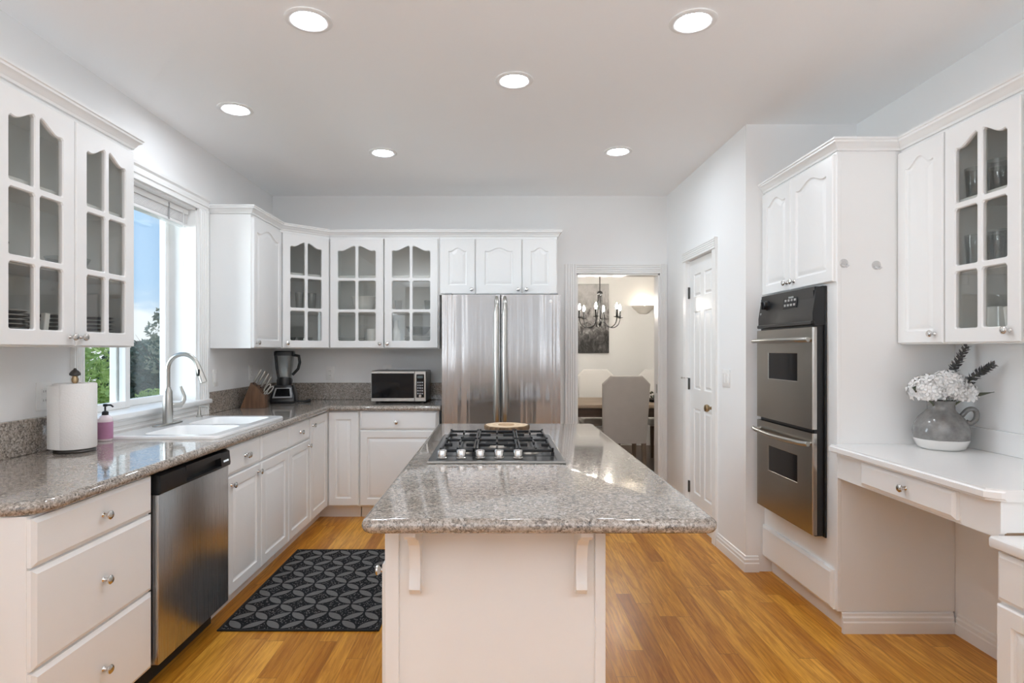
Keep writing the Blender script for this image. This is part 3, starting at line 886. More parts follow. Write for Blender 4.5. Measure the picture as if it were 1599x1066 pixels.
# clear hooks on its side
for k, (px, lab) in enumerate(((1317, 'clear plastic hook on the oven cabinet side next to the doors'), (1368, 'clear plastic hook on the oven cabinet side next to the glass cabinets'))):
    p = P(px, 411 + 3*k, 2.84)
    b = B().lathe([(.021,0),(.021,.004),(.014,.006)], (p.x, 2.84, p.z), 20, '-y')
    b.tube([(p.x-.013, 2.835, p.z-.006), (p.x-.013, 2.818, p.z-.014), (p.x, 2.812, p.z-.022), (p.x+.013, 2.818, p.z-.014), (p.x+.013, 2.835, p.z-.006)], .0035, 8)
    solo('wall_hook', b, CLEARH, lab, 'hook', (p.x, 2.84, p.z), 'clear hooks', ang=50)
# ---- double oven
ov = thing('double_oven', 'black and stainless double wall oven', 'oven', (1.6, 3.23, .43))
VX, VY0, VY1 = 1.565, 2.925, 3.545
b = B().box(VX+.018, 2.16, VY0+.024, VY1-.014, .445, 1.66); b.box(OX-.012, OX-.002, VY0+.004, VY1-.002, .425, 1.68, .002)
b.box(VX+.022, OX-.004, VY0+.018, VY1-.012, .43, 1.678)
obj('body', b, BLACK, ov)
b = B(); b.prism([(VX+.062, 1.68), (VX+.020, 1.672), (VX+.006, 1.486), (VX+.030, 1.480), (OX-.004, 1.480), (OX-.004, 1.68)], VY0+.008, VY1-.005, 'y') if False else None
b.loops([[(x, y, z) for x, z in [(VX+.055, 1.680), (VX+.026, 1.672), (VX+.006, 1.545), (VX+.006, 1.486), (OX-.004, 1.486), (OX-.004, 1.680)]] for y in (VY0+.008, VY1-.004)])
b.box(VX-.002, VX+.02, VY0+.006, VY1-.003, 1.486, 1.506, .004)
cp = obj('control_panel', b, BLACK, ov)
def pan_pt(y, z):     # a point on the sloping panel face
    k = (z - 1.545) / (1.672 - 1.545); return Vector((VX+.006 + .020*k - .001, y, z))
b = B(); b.M = T(*pan_pt(3.45, 1.618)) @ Rz(-90)
b.lathe([(.030,-.002),(.030,.004),(.024,.006),(.023,.022),(.019,.026)], (0,0,0), 22, '-y'); b.box(-.005, .005, -.036, -.022, -.022, .022, .002)
obj('control_knob', b, BLACK, cp, ang=40)
b = B()
y0, y1 = 3.10, 3.25
pts = [pan_pt(y0, 1.585), pan_pt(y1, 1.585), pan_pt(y1, 1.655), pan_pt(y0, 1.655)]
b.loops([[p + Vector((.004,0,0)) for p in pts], [p - Vector((.002,0,0)) for p in pts]]); ds = obj('display', b, BLACKG, cp)
b = B()
for r in range(2):
    for k in range(4):
        p = pan_pt(3.125 + k*.033, 1.602 + r*.026) - Vector((.003,0,0)); b.box(p.x-.001, p.x+.003, p.y-.010, p.y+.010, p.z-.006, p.z+.006)
obj('key', b, GREYP, ds)
b = B()
for k in range(4):
    p = pan_pt(3.15 + k*.014, 1.643) - Vector((.003,0,0)); b.box(p.x-.001, p.x+.002, p.y-.004, p.y+.004, p.z-.005, p.z+.005)
obj('clock_digits', b, plain('dim_digits', (.45, .48, .48), .4), ds)
b = B(); p = pan_pt(3.515, 1.572); b.lathe([(.007,-.002),(.007,.002)], (0,0,0), 14, '-y'); b.bm.transform(T(*p) @ Rz(-90)); obj('round_badge', b, GREYP, cp)
def oven_door(z0, z1, wz0, wz1, hz, bow):
    b = B()
    M_ = T(VX, VY1, 0) @ Rz(-90); w = VY1-VY0
    wx0, wx1 = .145, .475
    xs = [0, wx0, wx1, w]; zs = [z0, wz0, wz1, z1]
    b.box(0, w, .004, .024, z0, z1); 
    for i in range(3):
        for j in range(3):
            if i == 1 and j == 1: continue
            b.add([(xs[i],0,zs[j]),(xs[i+1],0,zs[j]),(xs[i+1],0,zs[j+1]),(xs[i],0,zs[j+1])], [(0,1,2,3)])
    b.loops([[(wx0,0,wz0),(wx1,0,wz0),(wx1,0,wz1),(wx0,0,wz1)],[(wx0+.004,.0035,wz0+.004),(wx1-.004,.0035,wz0+.004),(wx1-.004,.0035,wz1-.004),(wx0+.004,.0035,wz1-.004)]], False, False)
    b.loops([[(0,0,z0),(w,0,z0),(w,0,z1),(0,0,z1)],[(-.002,.006,z0),(w+.002,.006,z0),(w+.002,.006,z1),(-.002,.006,z1)],[(-.002,.018,z0),(w+.002,.018,z0),(w+.002,.018,z1),(-.002,.018,z1)]], False, False)
    d = obj('door', b, STEELO, ov, M_)
    b = B().box(wx0+.003, wx1-.003, .002, .0039, wz0+.003, wz1-.003); obj('window', b, BLACKG, d, M_)
    b = B()
    hy0, hy1 = VY1+.010, VY0+.005
    n = 14; path = []
    for k in range(n+1):
        t = k/n; y = hy0 + (hy1-hy0)*t
        path.append((VX-.018-.028*math.sin(PI*t)**.45, y, hz - bow*math.sin(PI*t)))
    b.tube(path, .0125, 12)
    b.cyl((VX+.004, VY1-.012, hz), (VX-.022, VY1-.012, hz), .009, n=10); b.cyl((VX+.004, VY0+.025, hz), (VX-.022, VY0+.025, hz), .009, n=10)
    obj('handle', b, NICKEL, d, ang=50)
oven_door(.965, 1.474, 1.195, 1.345, 1.412, .0)
oven_door(.440, .945, .667, .812, .892, .006)

# ================================================================ BASE CABINETS
BX = -1.375; BT = .873; TOE = .10
c = thing('drawer_cabinet', 'white base cabinet with three wide drawers at the near end of the counter', 'cabinet', (BX, 2.02, 0), 'white base cabinets')
M = T(BX, 1.72, 0) @ Rz(90)
solid(c, M, .606, 0, BT, .640, TOE)
flat_front(c, M, .003, .722, .597, .143, [(.31, .793)])
flat_front(c, M, .003, .418, .597, .296, [(.31, .57)])
flat_front(c, M, .003, .112, .597, .298, [(.31, .262)])
# dishwasher
dw_ = thing('dishwasher', 'stainless dishwasher with a black control strip under the counter', 'dishwasher', (-1.36, 2.645, 0))
M = T(BX, 2.333, 0) @ Rz(90); w = .622
b = B().box(.004, w-.004, .005, .60, .10, .868); b.box(.02, w-.02, .05, .58, .0, .10)
obj('body', b, TOEK, dw_, M)
b = B().box(.006, w-.006, -.032, .004, .108, .784, .004, 2); obj('door', b, STEELD, dw_, M)
b = B()       # control strip with a scooped pull
ys = [(-.018, .866), (-.036, .858), (-.042, .80), (-.040, .788), (.004, .788), (.004, .868)]
px0, px1, pz0, pz1 = .200, .520, .797, .838
b.loops([[(x, y, z) for y, z in ys] for x in (.006, px0)]); b.loops([[(x, y, z) for y, z in ys] for x in (px1, w-.006)])
b.box(px0, px1, -.0385, .004, pz1, .863); b.box(px0, px1, -.041, .004, .788, pz0); b.box(px0, px1, -.012, .004, pz0, pz1)
st = obj('control_strip', b, BLACK, dw_, M)
b = B()
for k in range(3): b.box(.545+k*.018, .555+k*.018, -.0435, -.0385, .812, .820)
obj('indicator', b, LED, st, M)
# sink base
c = thing('sink_cabinet', 'white sink base cabinet with two single knob fronts over two doors', 'cabinet', (BX, 3.40, 0), 'white base cabinets')
M = T(BX, 2.963, 0) @ Rz(90)
b = B()
b.box(0, .868, .0, .018, TOE, BT); b.box(0, .018, .018, .640, TOE, BT); b.box(.850, .868, .018, .640, TOE, BT)
b.box(.018, .850, .018, .640, TOE, TOE+.018); b.box(.018, .850, .63, .640, TOE+.018, BT); b.box(.003, .865, .07, .63, 0, TOE)
obj('body', b, CAB, c, M)
flat_front(c, M, .006, .722, .414, .143, [(.205, .794)], name='panel')
flat_front(c, M, .430, .722, .434, .143, [(.225, .794)], name='panel')
panel_door(c, M, .006, .112, .414, .602, 0, knob=(.378, .672))
panel_door(c, M, .430, .112, .434, .602, 0, knob=(.042, .672))
# drawer over door
c = thing('base_cabinet', 'white base cabinet with one drawer over one door between sink and corner', 'cabinet', (BX, 4.05, 0), 'white base cabinets')
M = T(BX, 3.834, 0) @ Rz(90)
solid(c, M, .445, 0, BT, .640, TOE)
flat_front(c, M, .004, .722, .434, .143, [(.225, .794)])
panel_door(c, M, .004, .112, .434, .602, 0, knob=(.398, .672))
# corner base with two doors meeting in the inside corner
c = thing('corner_base_cabinet', 'white corner base cabinet with full height doors meeting in the inner corner', 'cabinet', (-1.7, 4.9, 0), 'white base cabinets')
FYC = 4.74
b = B()
b.prism([(-2.016, 4.282), (BX, 4.282), (BX, FYC), (-1.107, FYC), (-1.107, 5.296), (-2.016, 5.296)], TOE, BT, 'z')
b.prism([(-2.014, 4.285), (BX-.07, 4.285), (BX-.07, FYC+.07), (-1.11, FYC+.07), (-1.11, 5.29), (-2.014, 5.29)], 0, TOE, 'z')
obj('body', b, CAB, c)
M = T(BX, 4.282, 0) @ Rz(90)
panel_door(c, M, .004, .112, .425, .752, 0, knob=(.05, .806), stile=.06)
M = T(BX, FYC, 0)
panel_door(c, M, .024, .112, .240, .752, 0, stile=.06)
# back run drawer + door
c = thing('base_cabinet', 'white base cabinet with drawer and wide door under the microwave', 'cabinet', (-.8, FYC, 0), 'white base cabinets')
M = T(-1.105, FYC, 0)
solid(c, M, .640, 0, BT, .552, TOE)
flat_front(c, M, .008, .722, .618, .143, [(.30, .782)])
panel_door(c, M, .008, .112, .618, .602, 0)

# ================================================================ GRANITE COUNTERTOP (left run + back run)
CZ0, CZ1 = .874, .914
EX, EY = -1.33, 4.69
ct = thing('countertop', 'grey speckled granite countertop running around the left corner', 'countertop', (-1.7, 3.5, CZ0))
R_ = .020
half = [(R_*math.sin(a)-R_*.0, CZ0+R_-R_*math.cos(a)) for a in [PI*k/8 for k in range(9)]]
b = B()
SX0, SX1, SY0, SY1 = -1.915, -1.455, 2.985, 3.825     # sink cut-out
ci = .0
cr_ = .07                                              # clipped near corner
b.prism([(XL+.002, 1.70+R_), (EX-R_-cr_, 1.70+R_), (EX-R_-.02, 1.70+R_+.02), (EX-R_, 1.70+R_+cr_), (EX-R_, SY0), (XL+.002, SY0)], CZ0, CZ1, 'z')
b.box(XL+.002, SX0, SY0, SY1, CZ0, CZ1); b.box(SX1, EX-R_, SY0, SY1, CZ0, CZ1)
b.prism([(XL+.002, SY1), (EX-R_, SY1), (EX-R_, EY+R_), (-.452, EY+R_), (-.452, YB-.001), (XL+.002, YB-.001)], CZ0, CZ1, 'z')
# bull-nosed edge, room to the left of the path
path = [(-.452, EY+R_), (EX-R_, EY+R_), (EX-R_, 1.70+R_+cr_), (EX-R_-.02, 1.70+R_+.02), (EX-R_-cr_, 1.70+R_), (XL+.002, 1.70+R_)]
b.sweep(path, half)
obj('slab', b, GRAN, ct, ang=40)
BS = 1.066
for bx in ((XL+.001, XL+.021, 1.72, 2.70, CZ1, BS), (XL+.001, XL+.021, 4.10, YB-.002, CZ1, BS), (XL+.021, -.452, YB-.021, YB-.001, CZ1, BS)):
    obj('backsplash', B().box(*bx, .003), GRAN, ct)

# ================================================================ SINK, FAUCET
sk = thing('sink', 'white enamelled double bowl drop in sink under the window', 'sink', (-1.68, 3.4, CZ1))
b = B()
kx0, kx1, ky0, ky1, kz = -1.965, -1.395, 2.94, 3.87, .930
def rr(x0, x1, y0, y1, r, z, n=5):
    pts = []
    for cx_, cy_, a0 in ((x1-r, y1-r, 0), (x0+r, y1-r, PI/2), (x0+r, y0+r, PI), (x1-r, y0+r, 1.5*PI)):
        for k in range(n+1):
            a = a0 + PI/2*k/n; pts.append((cx_+r*math.cos(a), cy_+r*math.sin(a), z))
    return pts
bw = [(-1.815, -1.455, 3.0, 3.375), (-1.815, -1.455, 3.425, 3.80)]
# deck with two holes
outer_t = rr(kx0+.012, kx1-.012, ky0+.012, ky1-.012, .03, kz)
lps = [outer_t] + [rr(x0, x1, y0, y1, .05, kz) for x0, x1, y0, y1 in bw]
tri = geometry.tessellate_polygon([[Vector((p[0], p[1], 0)) for p in l] for l in lps])
b.add([p for l in lps for p in l], [tuple(t) for t in tri])
b.loops([rr(kx0, kx1, ky0, ky1, .035, CZ1+.0005), rr(kx0, kx1, ky0, ky1, .035, kz-.008), rr(kx0+.004, kx1-.004, ky0+.004, ky1-.004, .033, kz-.002), outer_t], False, False)
obj('rim', b, ENAM, sk, ang=40)
for x0, x1, y0, y1 in bw:
    b = B()
    b.loops([rr(x0, x1, y0, y1, .05, kz), rr(x0+.006, x1-.006, y0+.006, y1-.006, .05, kz-.012), rr(x0+.012, x1-.012, y0+.012, y1-.012, .05, kz-.10),
             rr(x0+.03, x1-.03, y0+.03, y1-.03, .05, kz-.19), rr(x0+.06, x1-.06, y0+.06, y1-.06, .04, kz-.20)], False, True)
    bo = obj('bowl', b, ENAM, sk, ang=50)
    b = B().lathe([(.0,.004),(.03,.004),(.042,.0),(.042,-.004)], ((x0+x1)/2, (y0+y1)/2, kz-.198), 18); obj('drain', b, CHROME, bo, ang=50)
fx, fy = -1.905, 3.41
fc = thing('faucet', 'brushed nickel gooseneck faucet behind the sink', 'faucet', (fx, fy, kz))
b = B(); b.loops([rr(fx-.028, fx+.028, fy-.13, fy+.13, .027, kz+.001), rr(fx-.028, fx+.028, fy-.13, fy+.13, .027, kz+.006), rr(fx-.024, fx+.024, fy-.126, fy+.126, .023, kz+.009)]); obj('base_plate', b, NICKEL, fc, ang=40)
b = B(); b.lathe([(.027,.009),(.027,.10),(.024,.19),(.017,.205),(.0145,.215)], (fx, fy, kz), 22)
path = [(fx, fy, kz+.20)]
rad = .088; zc = kz+.318
for k in range(13):
    a = PI - (PI*.93)*k/12; path.append((fx+rad+rad*math.cos(a), fy, zc+rad*math.sin(a)))
b.tube(path, .0125, 14); obj('spout', b, NICKEL, fc, ang=50)
e1 = Vector(path[-1]); d1 = (Vector(path[-1])-Vector(path[-2])).normalized()
b = B(); b.tube([e1-d1*.004, e1+d1*.012, e1+d1*.03, e1+d1*.085, e1+d1*.10, e1+d1*.102], [.0145, .0155, .0165, .0195, .0200, .017], 16)
hd = obj('spray_head', b, NICKEL, fc, ang=50)
q = e1 + d1*.04
b = B().box(q.x-.019, q.x-.012, q.y-.007, q.y+.007, q.z-.020, q.z+.020, .003); b.box(q.x-.006, q.x+.006, q.y-.0195, q.y-.013, q.z-.02, q.z+.02, .003)
obj('spray_button', b, BLACK, hd)
b = B(); b.cyl((fx+.008, fy+.008, kz+.108), (fx+.046, fy+.062, kz+.108), .016, n=14)
b.tube(smooth([(fx+.040, fy+.058, kz+.108), (fx+.050, fy+.070, kz+.122), (fx+.056, fy+.074, kz+.155), (fx+.036, fy+.070, kz+.215)], 4), [.013, .0128, .0125, .012, .012, .0115, .011, .010, .0095, .009, .0085, .008, .007], 10)
obj('lever', b, NICKEL, fc, ang=50)
b = B(); p = Vector((-1.915, 3.79, kz))
b.lathe([(.020,.001),(.020,.006),(.012,.010),(.010,.040),(.0075,.044),(.0075,.062),(.011,.064),(.011,.074)], p, 16); b.tube([(p.x, p.y, p.z+.068), (p.x+.045, p.y, p.z+.066), (p.x+.052, p.y, p.z+.058)], .005, 8)
solo('soap_dispenser', b, NICKEL, 'small nickel pump on the far back corner of the sink', 'dispenser', p, ang=50)

# ================================================================ ISLAND
il = thing('kitchen_island', 'white panelled island base under the light granite top', 'island', (0, 2.6, 0))
IX0, IX1, IY0, IY1 = -.33, .32, 1.75, 3.52
b = B().box(IX0, IX1, IY0, IY1, .0, .873, .001); obj('body', b, CAB, il)
b = B().box(IX0-.001, IX0+.040, IY0-.010, IY0+.002, .0, .872, .0015); obj('corner_board', b, CAB, il)
b = B().box(IX1-.030, IX1+.001, IY0-.010, IY0+.002, .0, .872, .0015); obj('corner_board', b, CAB, il)
M = T(IX0, IY0+1.76, 0) @ Rz(-90)          # left side, facing -X
for k in range(3):
    x0 = .02 + k*.573
    kx = x0+.533 if k < 2 else x0+.50
    panel_door(il, M, x0, .105, .553, .605, 0, knob=(kx, .672))
for k in range(2):
    flat_front(il, M, .02 + k*.573, .724, .553, .138, [(.02+k*.573+.276, .79)])
for cxp in (-.238, .245):
    b = B()
    pr = [(0, .873), (-.150, .873), (-.150, .852), (-.128, .838), (-.090, .826), (-.060, .800), (-.046, .762), (-.042, .715), (-.048, .690), (-.050, .668), (-.034, .650), (-.012, .652), (0, .66)]
    b.loops([[(x, IY0 + y, z) for y, z in pr] for x in (cxp-.016, cxp+.016)])
    b.lathe([(.022, -.019), (.022, .019)], (0,0,0), 14, 'x') if False else None
    obj('corbel', b, CAB, il)
# top
it = thing('island_countertop', 'light granite island top with a thick bullnose edge', 'countertop', (.11, 2.56, CZ0))
TX0, TX1, TY0, TY1 = -.362, .588, 1.545, 3.585
ls = []
for k in range(11):
    a = PI*k/10; i_ = R_*(1-math.sin(a))
    ls.append(rr(TX0+i_, TX1-i_, TY0+i_, TY1-i_, max(.004, .035-i_), CZ0+R_-R_*math.cos(a), 6))
b = B(); b.loops(ls); obj('slab', b, GRAN, it, ang=40)
# ================================================================ COOKTOP
KX0, KX1, KY0, KY1 = -.274, .272, 2.312, 3.06
kt = thing('cooktop', 'black gas cooktop with five chrome knobs set into the island', 'cooktop', (0, 2.68, CZ1))
b = B(); b.loops([rr(KX0, KX1, KY0, KY1, .012, CZ1+.0005, 3), rr(KX0, KX1, KY0, KY1, .012, CZ1+.007, 3), rr(KX0+.005, KX1-.005, KY0+.005, KY1-.005, .010, CZ1+.010, 3),
                  rr(KX0+.030, KX1-.030, KY0+.020, KY1-.030, .012, CZ1+.010, 3), rr(KX0+.036, KX1-.036, KY0+.026, KY1-.036, .012, CZ1+.007, 3)])
obj('tray', b, STEELT, kt, ang=20)
obj('edge_trim', B().box(KX0-.001, KX1+.001, KY0-.003, KY0+.004, CZ1+.0005, CZ1+.0095, .002), NICKEL, kt)
b = B().box(KX0+.045, KX1-.045, KY0+.125, KY1-.045, CZ1+.0065, CZ1+.0085, .001); obj('burner_pan', b, BLACK, kt)
for i in range(5):
    x = -.221 + i*.0765
    b = B(); b.lathe([(.0215,.010),(.0215,.014),(.0185,.016),(.0185,.040),(.0165,.0425)], (x, KY0+.068, CZ1), 20); b.box(x-.002, x+.002, KY0+.049, KY0+.068, CZ1+.04, CZ1+.0435)
    obj('knob', b, CHROME, kt, ang=40)
burn = [(-.135, KY0+.235, .036), (.135, KY0+.235, .046), (-.135, KY0+.565, .042), (.135, KY0+.565, .036), (0, KY0+.40, .052)]
for x, y, r in burn:
    b = B(); b.lathe([(r+.020,.008),(r+.018,.012),(r+.004,.011),(r+.002,.015),(r-.004,.016)], (x, y, CZ1), 24); bu = obj('burner', b, NICKEL, kt, ang=40)
    b = B(); b.lathe([(r,.016),(r,.021),(r-.006,.023)], (x, y, CZ1), 24); obj('burner_cap', b, IRON, bu, ang=40)
GZ = CZ1+.032
for gx0, gx1 in ((KX0+.038, -.092), (-.088, .088), (.092, KX1-.038)):
    b = B(); h = .0042
    gy0, gy1 = KY0+.115, KY1-.05
    def bar(x0, y0, x1, y1, z=GZ): b.tube([(x0, y0, z), (x1, y1, z)], h, 4)
    for x in (gx0+h, gx1-h): b.box(x-h, x+h, gy0, gy1, GZ-.007, GZ+.005, .002)
    for y in (gy0+h, (gy0+gy1)/2, gy1-h): b.box(gx0, gx1, y-h, y+h, GZ-.007, GZ+.005, .002)
    xm = (gx0+gx1)/2
    for yc in (gy0+.14, gy1-.14):
        b.box(xm-h, xm+h, yc-.115, yc-.035, GZ-.006, GZ+.008, .002); b.box(xm-h, xm+h, yc+.035, yc+.115, GZ-.006, GZ+.008, .002)
        b.box(gx0+.008, xm-.03, yc-h, yc+h, GZ-.006, GZ+.008, .002); b.box(xm+.03, gx1-.008, yc-h, yc+h, GZ-.006, GZ+.008, .002)
    for x in (gx0+h, gx1-h):
        for y in (gy0+h, (gy0+gy1)/2, gy1-h):
            b.box(x-.006, x+.006, y-.006, y+.006, CZ1+.0088, GZ-.006); b.box(x-.005, x+.005, y-.005, y+.005, GZ+.004, GZ+.011, .002)
    obj('grate', b, IRON, kt)
# log slice
rnd = random.Random(5); n = 44
wob = [1 + .035*math.sin(3*2*PI*i/n+1) + .02*math.sin(7*2*PI*i/n) + rnd.uniform(-.012, .012) for i in range(n)]
sl_c = Vector((.052, 3.27, CZ1))
def ring(r, z): return [(sl_c.x + r*wob[i]*math.cos(2*PI*i/n), sl_c.y + r*wob[i]*math.sin(2*PI*i/n), sl_c.z + z) for i in range(n)]
ws = thing('log_slice', 'round wooden log slice with bark rim on the island behind the cooktop', 'trivet', sl_c)
b = B(); b.loops([ring(.112, .001), ring(.123, .006), ring(.126, .018), ring(.124, .029), ring(.117, .032)], False, False); obj('bark', b, BARK, ws, ang=40)
b = B(); b.loops([ring(.116, .003), ring(.1165, .031), ring(.06, .0315)], True, True); wd = obj('wood', b, SLICE, ws, ang=30)
b = B(); b.lathe([(.046,.0315),(.045,.034),(.040,.0345),(.038,.0325)], sl_c, 28); obj('heart_ring', b, SLICED, wd, ang=40)

# ================================================================ REFRIGERATOR
fr = thing('refrigerator', 'stainless french door refrigerator', 'refrigerator', (.03, 4.9, 0))
RX0, RX1, RYF = -.425, .489, 4.50
b = B().box(RX0+.004, RX1-.004, RYF+.062, 5.27, .03, 1.765, .004)
for x in (RX0+.08, RX1-.08): b.box(x-.03, x+.03, 4.7, 4.76, 0, .03); b.box(x-.03, x+.03, 5.15, 5.21, 0, .03)
obj('body', b, plain('fridge_side_grey', (.24, .24, .24), .4), fr)
def bowed(x0, x1, z0, z1, bow=.010, n=12):
    """door skin, slightly crowned across its width"""
    b = B(); l0, l1 = [], []
    pts = [(x0, RYF+.055)]
    for k in range(n+1):
        t = k/n; pts.append((x0+.003+(x1-x0-.006)*t, RYF + bow - bow*math.sin(PI*t)**.6))
    pts.append((x1, RYF+.055))
    b.loops([[(x, y, z0) for x, y in pts], [(x, y, z1) for x, y in pts]]); return b
for k, (x0, x1, hx) in enumerate(((RX0, .0265, -.004), (.0315, RX1, .062))):
    d = obj('door', bowed(x0, x1, .735, 1.782), STEELF, fr, ang=40)
    b = B(); hx = -.002 if k == 0 else .060
    b.tube([(hx, RYF+.004, 1.765), (hx, RYF-.020, 1.742), (hx, RYF-.042, 1.69), (hx, RYF-.046, 1.63), (hx, RYF-.046, .95), (hx, RYF-.040, .86), (hx, RYF-.012, .80), (hx, RYF+.004, .785)], [.012, .015, .018, .020, .020, .018, .015, .012], 12)
    obj('handle', b, NICKEL, d, ang=50)
    if k: 
        p = P(860, 470, RYF+.001); bb = B().lathe([(.012,-.006),(.012,.002),(.010,.003)], p, 20, '-y'); obj('round_badge', bb, LAMI, d, ang=50)
d = obj('freezer_drawer', bowed(RX0, RX1, .06, .727), STEELF, fr, ang=40)
b = B(); b.tube([(RX0+.08, RYF, .66), (RX0+.09, RYF-.045, .66), (RX1-.09, RYF-.045, .66), (RX1-.08, RYF, .66)], .016, 12); obj('handle', b, NICKEL, d, ang=50)
for x in (RX0+.05, RX1-.05):
    obj('hinge_cover', B().box(x-.03, x+.03, RYF+.02, RYF+.12, 1.7825, 1.797, .004), GREYP, fr)
# gap filler panel right of the fridge
# ================================================================ RUG
rg = thing('kitchen_rug', 'charcoal rug with interlocking ring pattern in front of the sink', 'rug', (-.965, 3.42, 0))
RGX0, RGX1, RGY0, RGY1 = -1.355, -.57, 2.846, 4.0
obj('weave', B().box(RGX0+.012, RGX1-.012, RGY0+.012, RGY1-.012, .001, .0075, .002), RUGM, rg)
b = B()
for bx in ((RGX0, RGX0+.013, RGY0, RGY1), (RGX1-.013, RGX1, RGY0, RGY1), (RGX0+.013, RGX1-.013, RGY0, RGY0+.013), (RGX0+.013, RGX1-.013, RGY1-.013, RGY1)): b.box(*bx, .0005, .0085, .002)
obj('binding', b, RUGB, rg)

# ================================================================ DESK SIDE
dk = thing('desk_countertop', 'raised white laminate desk top holding the vase', 'countertop', (1.9, 2.4, .87))
b = B()
dx = 1.597
b.prism([(dx, 2.838), (dx, 1.935), (dx+.035, 1.905), (XR-.002, 1.905), (XR-.002, 2.838)], .868, .907, 'z')
bmesh.ops.bevel(b.bm, geom=[e for e in b.bm.edges if abs(e.verts[0].co.z - e.verts[1].co.z) < 1e-4 and e.verts[0].co.x < 1.7 and e.verts[1].co.x < 1.7 and e.verts[0].co.y < 2.83 or (abs(e.verts[0].co.z-e.verts[1].co.z) < 1e-4 and abs(e.verts[0].co.x-e.verts[1].co.x) < 1e-4 and e.verts[0].co.x < 1.6)], offset=.010, segments=3, affect='EDGES')
obj('slab', b, LAMI, dk, ang=28)
obj('backsplash', B().box(XR-.022, XR-.002, 1.905, 2.836, .907, 1.008, .004, 2), LAMI, dk)
ds_ = thing('desk', 'white desk apron with one shallow drawer under the raised top', 'desk', (1.64, 2.4, .74))
b = B()
b.box(OX-.003, OX+.016, 1.925, 2.8375, .745, .867); b.box(OX+.016, XR-.002, 1.918, 1.936, .765, .867)
b.box(OX-.003, OX+.016, 1.918, 1.925, .762, .867)
obj('apron', b, CAB, ds_)
M = T(OX-.003, 2.838, 0) @ Rz(-90)
flat_front(ds_, M, .205, .757, .545, .103, [(.50, .812)])
lc = thing('desk_countertop', 'lower white laminate top at the right picture edge', 'countertop', (1.9, 1.4, .72))
b = B().box(1.592, XR-.002, .70, 1.913, .722, .760, .010, 3); obj('slab', b, LAMI, lc, ang=28)
c = thing('drawer_cabinet', 'white desk cabinet with a drawer over a door at the right picture edge', 'cabinet', (1.63, 1.5, 0), 'white base cabinets')
M = T(1.632, 1.908, 0) @ Rz(-90)
solid(c, M, .50, 0, .721, XR-1.64, .10)
flat_front(c, M, .004, .555, .49, .155, [(.25, .63)])
panel_door(c, M, .004, .112, .49, .432, 0, knob=(.44, .50))
# ================================================================ CEILING CANS
cans = ((482, 31, 'recessed ceiling light above the left counter, the nearest on that side'), (1082, 33, 'recessed ceiling light in front of the ovens, nearest on that side'),
        (803, 125, 'recessed ceiling light alone in the middle over the island'), (368, 170, 'recessed ceiling light closest to the sink window'),
        (598, 238, 'recessed ceiling light in front of the glass cabinets by the back wall'), (965, 236, 'recessed ceiling light nearest the dining doorway'))
proto = None
def can(x, y, label):
    global proto
    if proto is None:
        proto = thing('ceiling_light', label, 'ceiling light', (x, y, CEILZ), 'recessed ceiling lights')
        b = B(); b.lathe([(.098,-.0005),(.098,-.004),(.092,-.007),(.074,-.008),(.069,-.004),(.066,-.0015)], (x, y, CEILZ), 36, cap0=False, cap1=False); obj('trim_ring', b, TRIM, proto, ang=50)
        b = B(); b.lathe([(.066,-.0018),(.040,-.0035),(.001,-.0042)], (x, y, CEILZ), 28, cap0=False); obj('lens', b, CANEM, proto, ang=50)
        return proto
    o = copy_tree(proto); o.location = (x, y, CEILZ); o['label'] = label; return o
for px, py, lab in cans:
    Y = (CEILZ-CAMH) * F / (CY - py); can((px-CX)*Y/F, Y, lab)

# ================================================================ OUTLETS AND SWITCHES
def plate(name, x, y, z, M, w, h, kind, label, group='wall outlets and switches'):
    t = thing(name, label, 'outlet' if kind == 'outlet' else 'light switch', (x, y, z), group)
    MM = T(x, y, z) @ M
    b = B().box(-w/2, w/2, -.006, -.0005, -h/2, h/2, .003, 2); obj('cover_plate', b, SWITCH, t, MM)
    if kind == 'outlet':
        for dz in (-.02, .02):
            b = B().box(-.016, .016, -.0085, -.0055, dz-.014, dz+.014, .003); so_ = obj('socket', b, SWITCH, t, MM)
            b = B(); b.box(-.007, -.005, -.0089, -.0080, dz-.003, dz+.006); b.box(.005, .007, -.0089, -.0080, dz-.003, dz+.006); obj('slot', b, DARKM, so_, MM)
    else:
        n = max(1, round(w/.05) - 0) if w > .1 else 1
        for k in range(n):
            xx = (k-(n-1)/2)*.046
            b = B().box(xx-.016, xx+.016, -.0095, -.0055, -.033, .033, .002); obj('rocker', b, SWITCH, t, MM)
plate('wall_outlet', XL, 2.62, 1.155, Rz(90), .085, .125, 'outlet', 'white wall outlet behind the paper towel')
plate('light_switch', XL, 4.22, 1.16, Rz(90), .075, .12, 'switch', 'white switch plate beside the window trim above the granite')
plate('wall_outlet', XL, 4.83, 1.175, Rz(90), .075, .12, 'outlet', 'white wall outlet behind the knife handles')
plate('wall_outlet', -1.50, YB, 1.15, Matrix(), .075, .12, 'outlet', 'white wall outlet between blender and microwave')
plate('wall_outlet', -.985, YB, 1.165, Matrix(), .075, .12, 'outlet', 'white wall outlet mostly hidden behind the microwave')
plate('light_switch', XP, 3.925, 1.172, Rz(-90), .125, .118, 'switch', 'white two rocker light switch beside the pantry door')

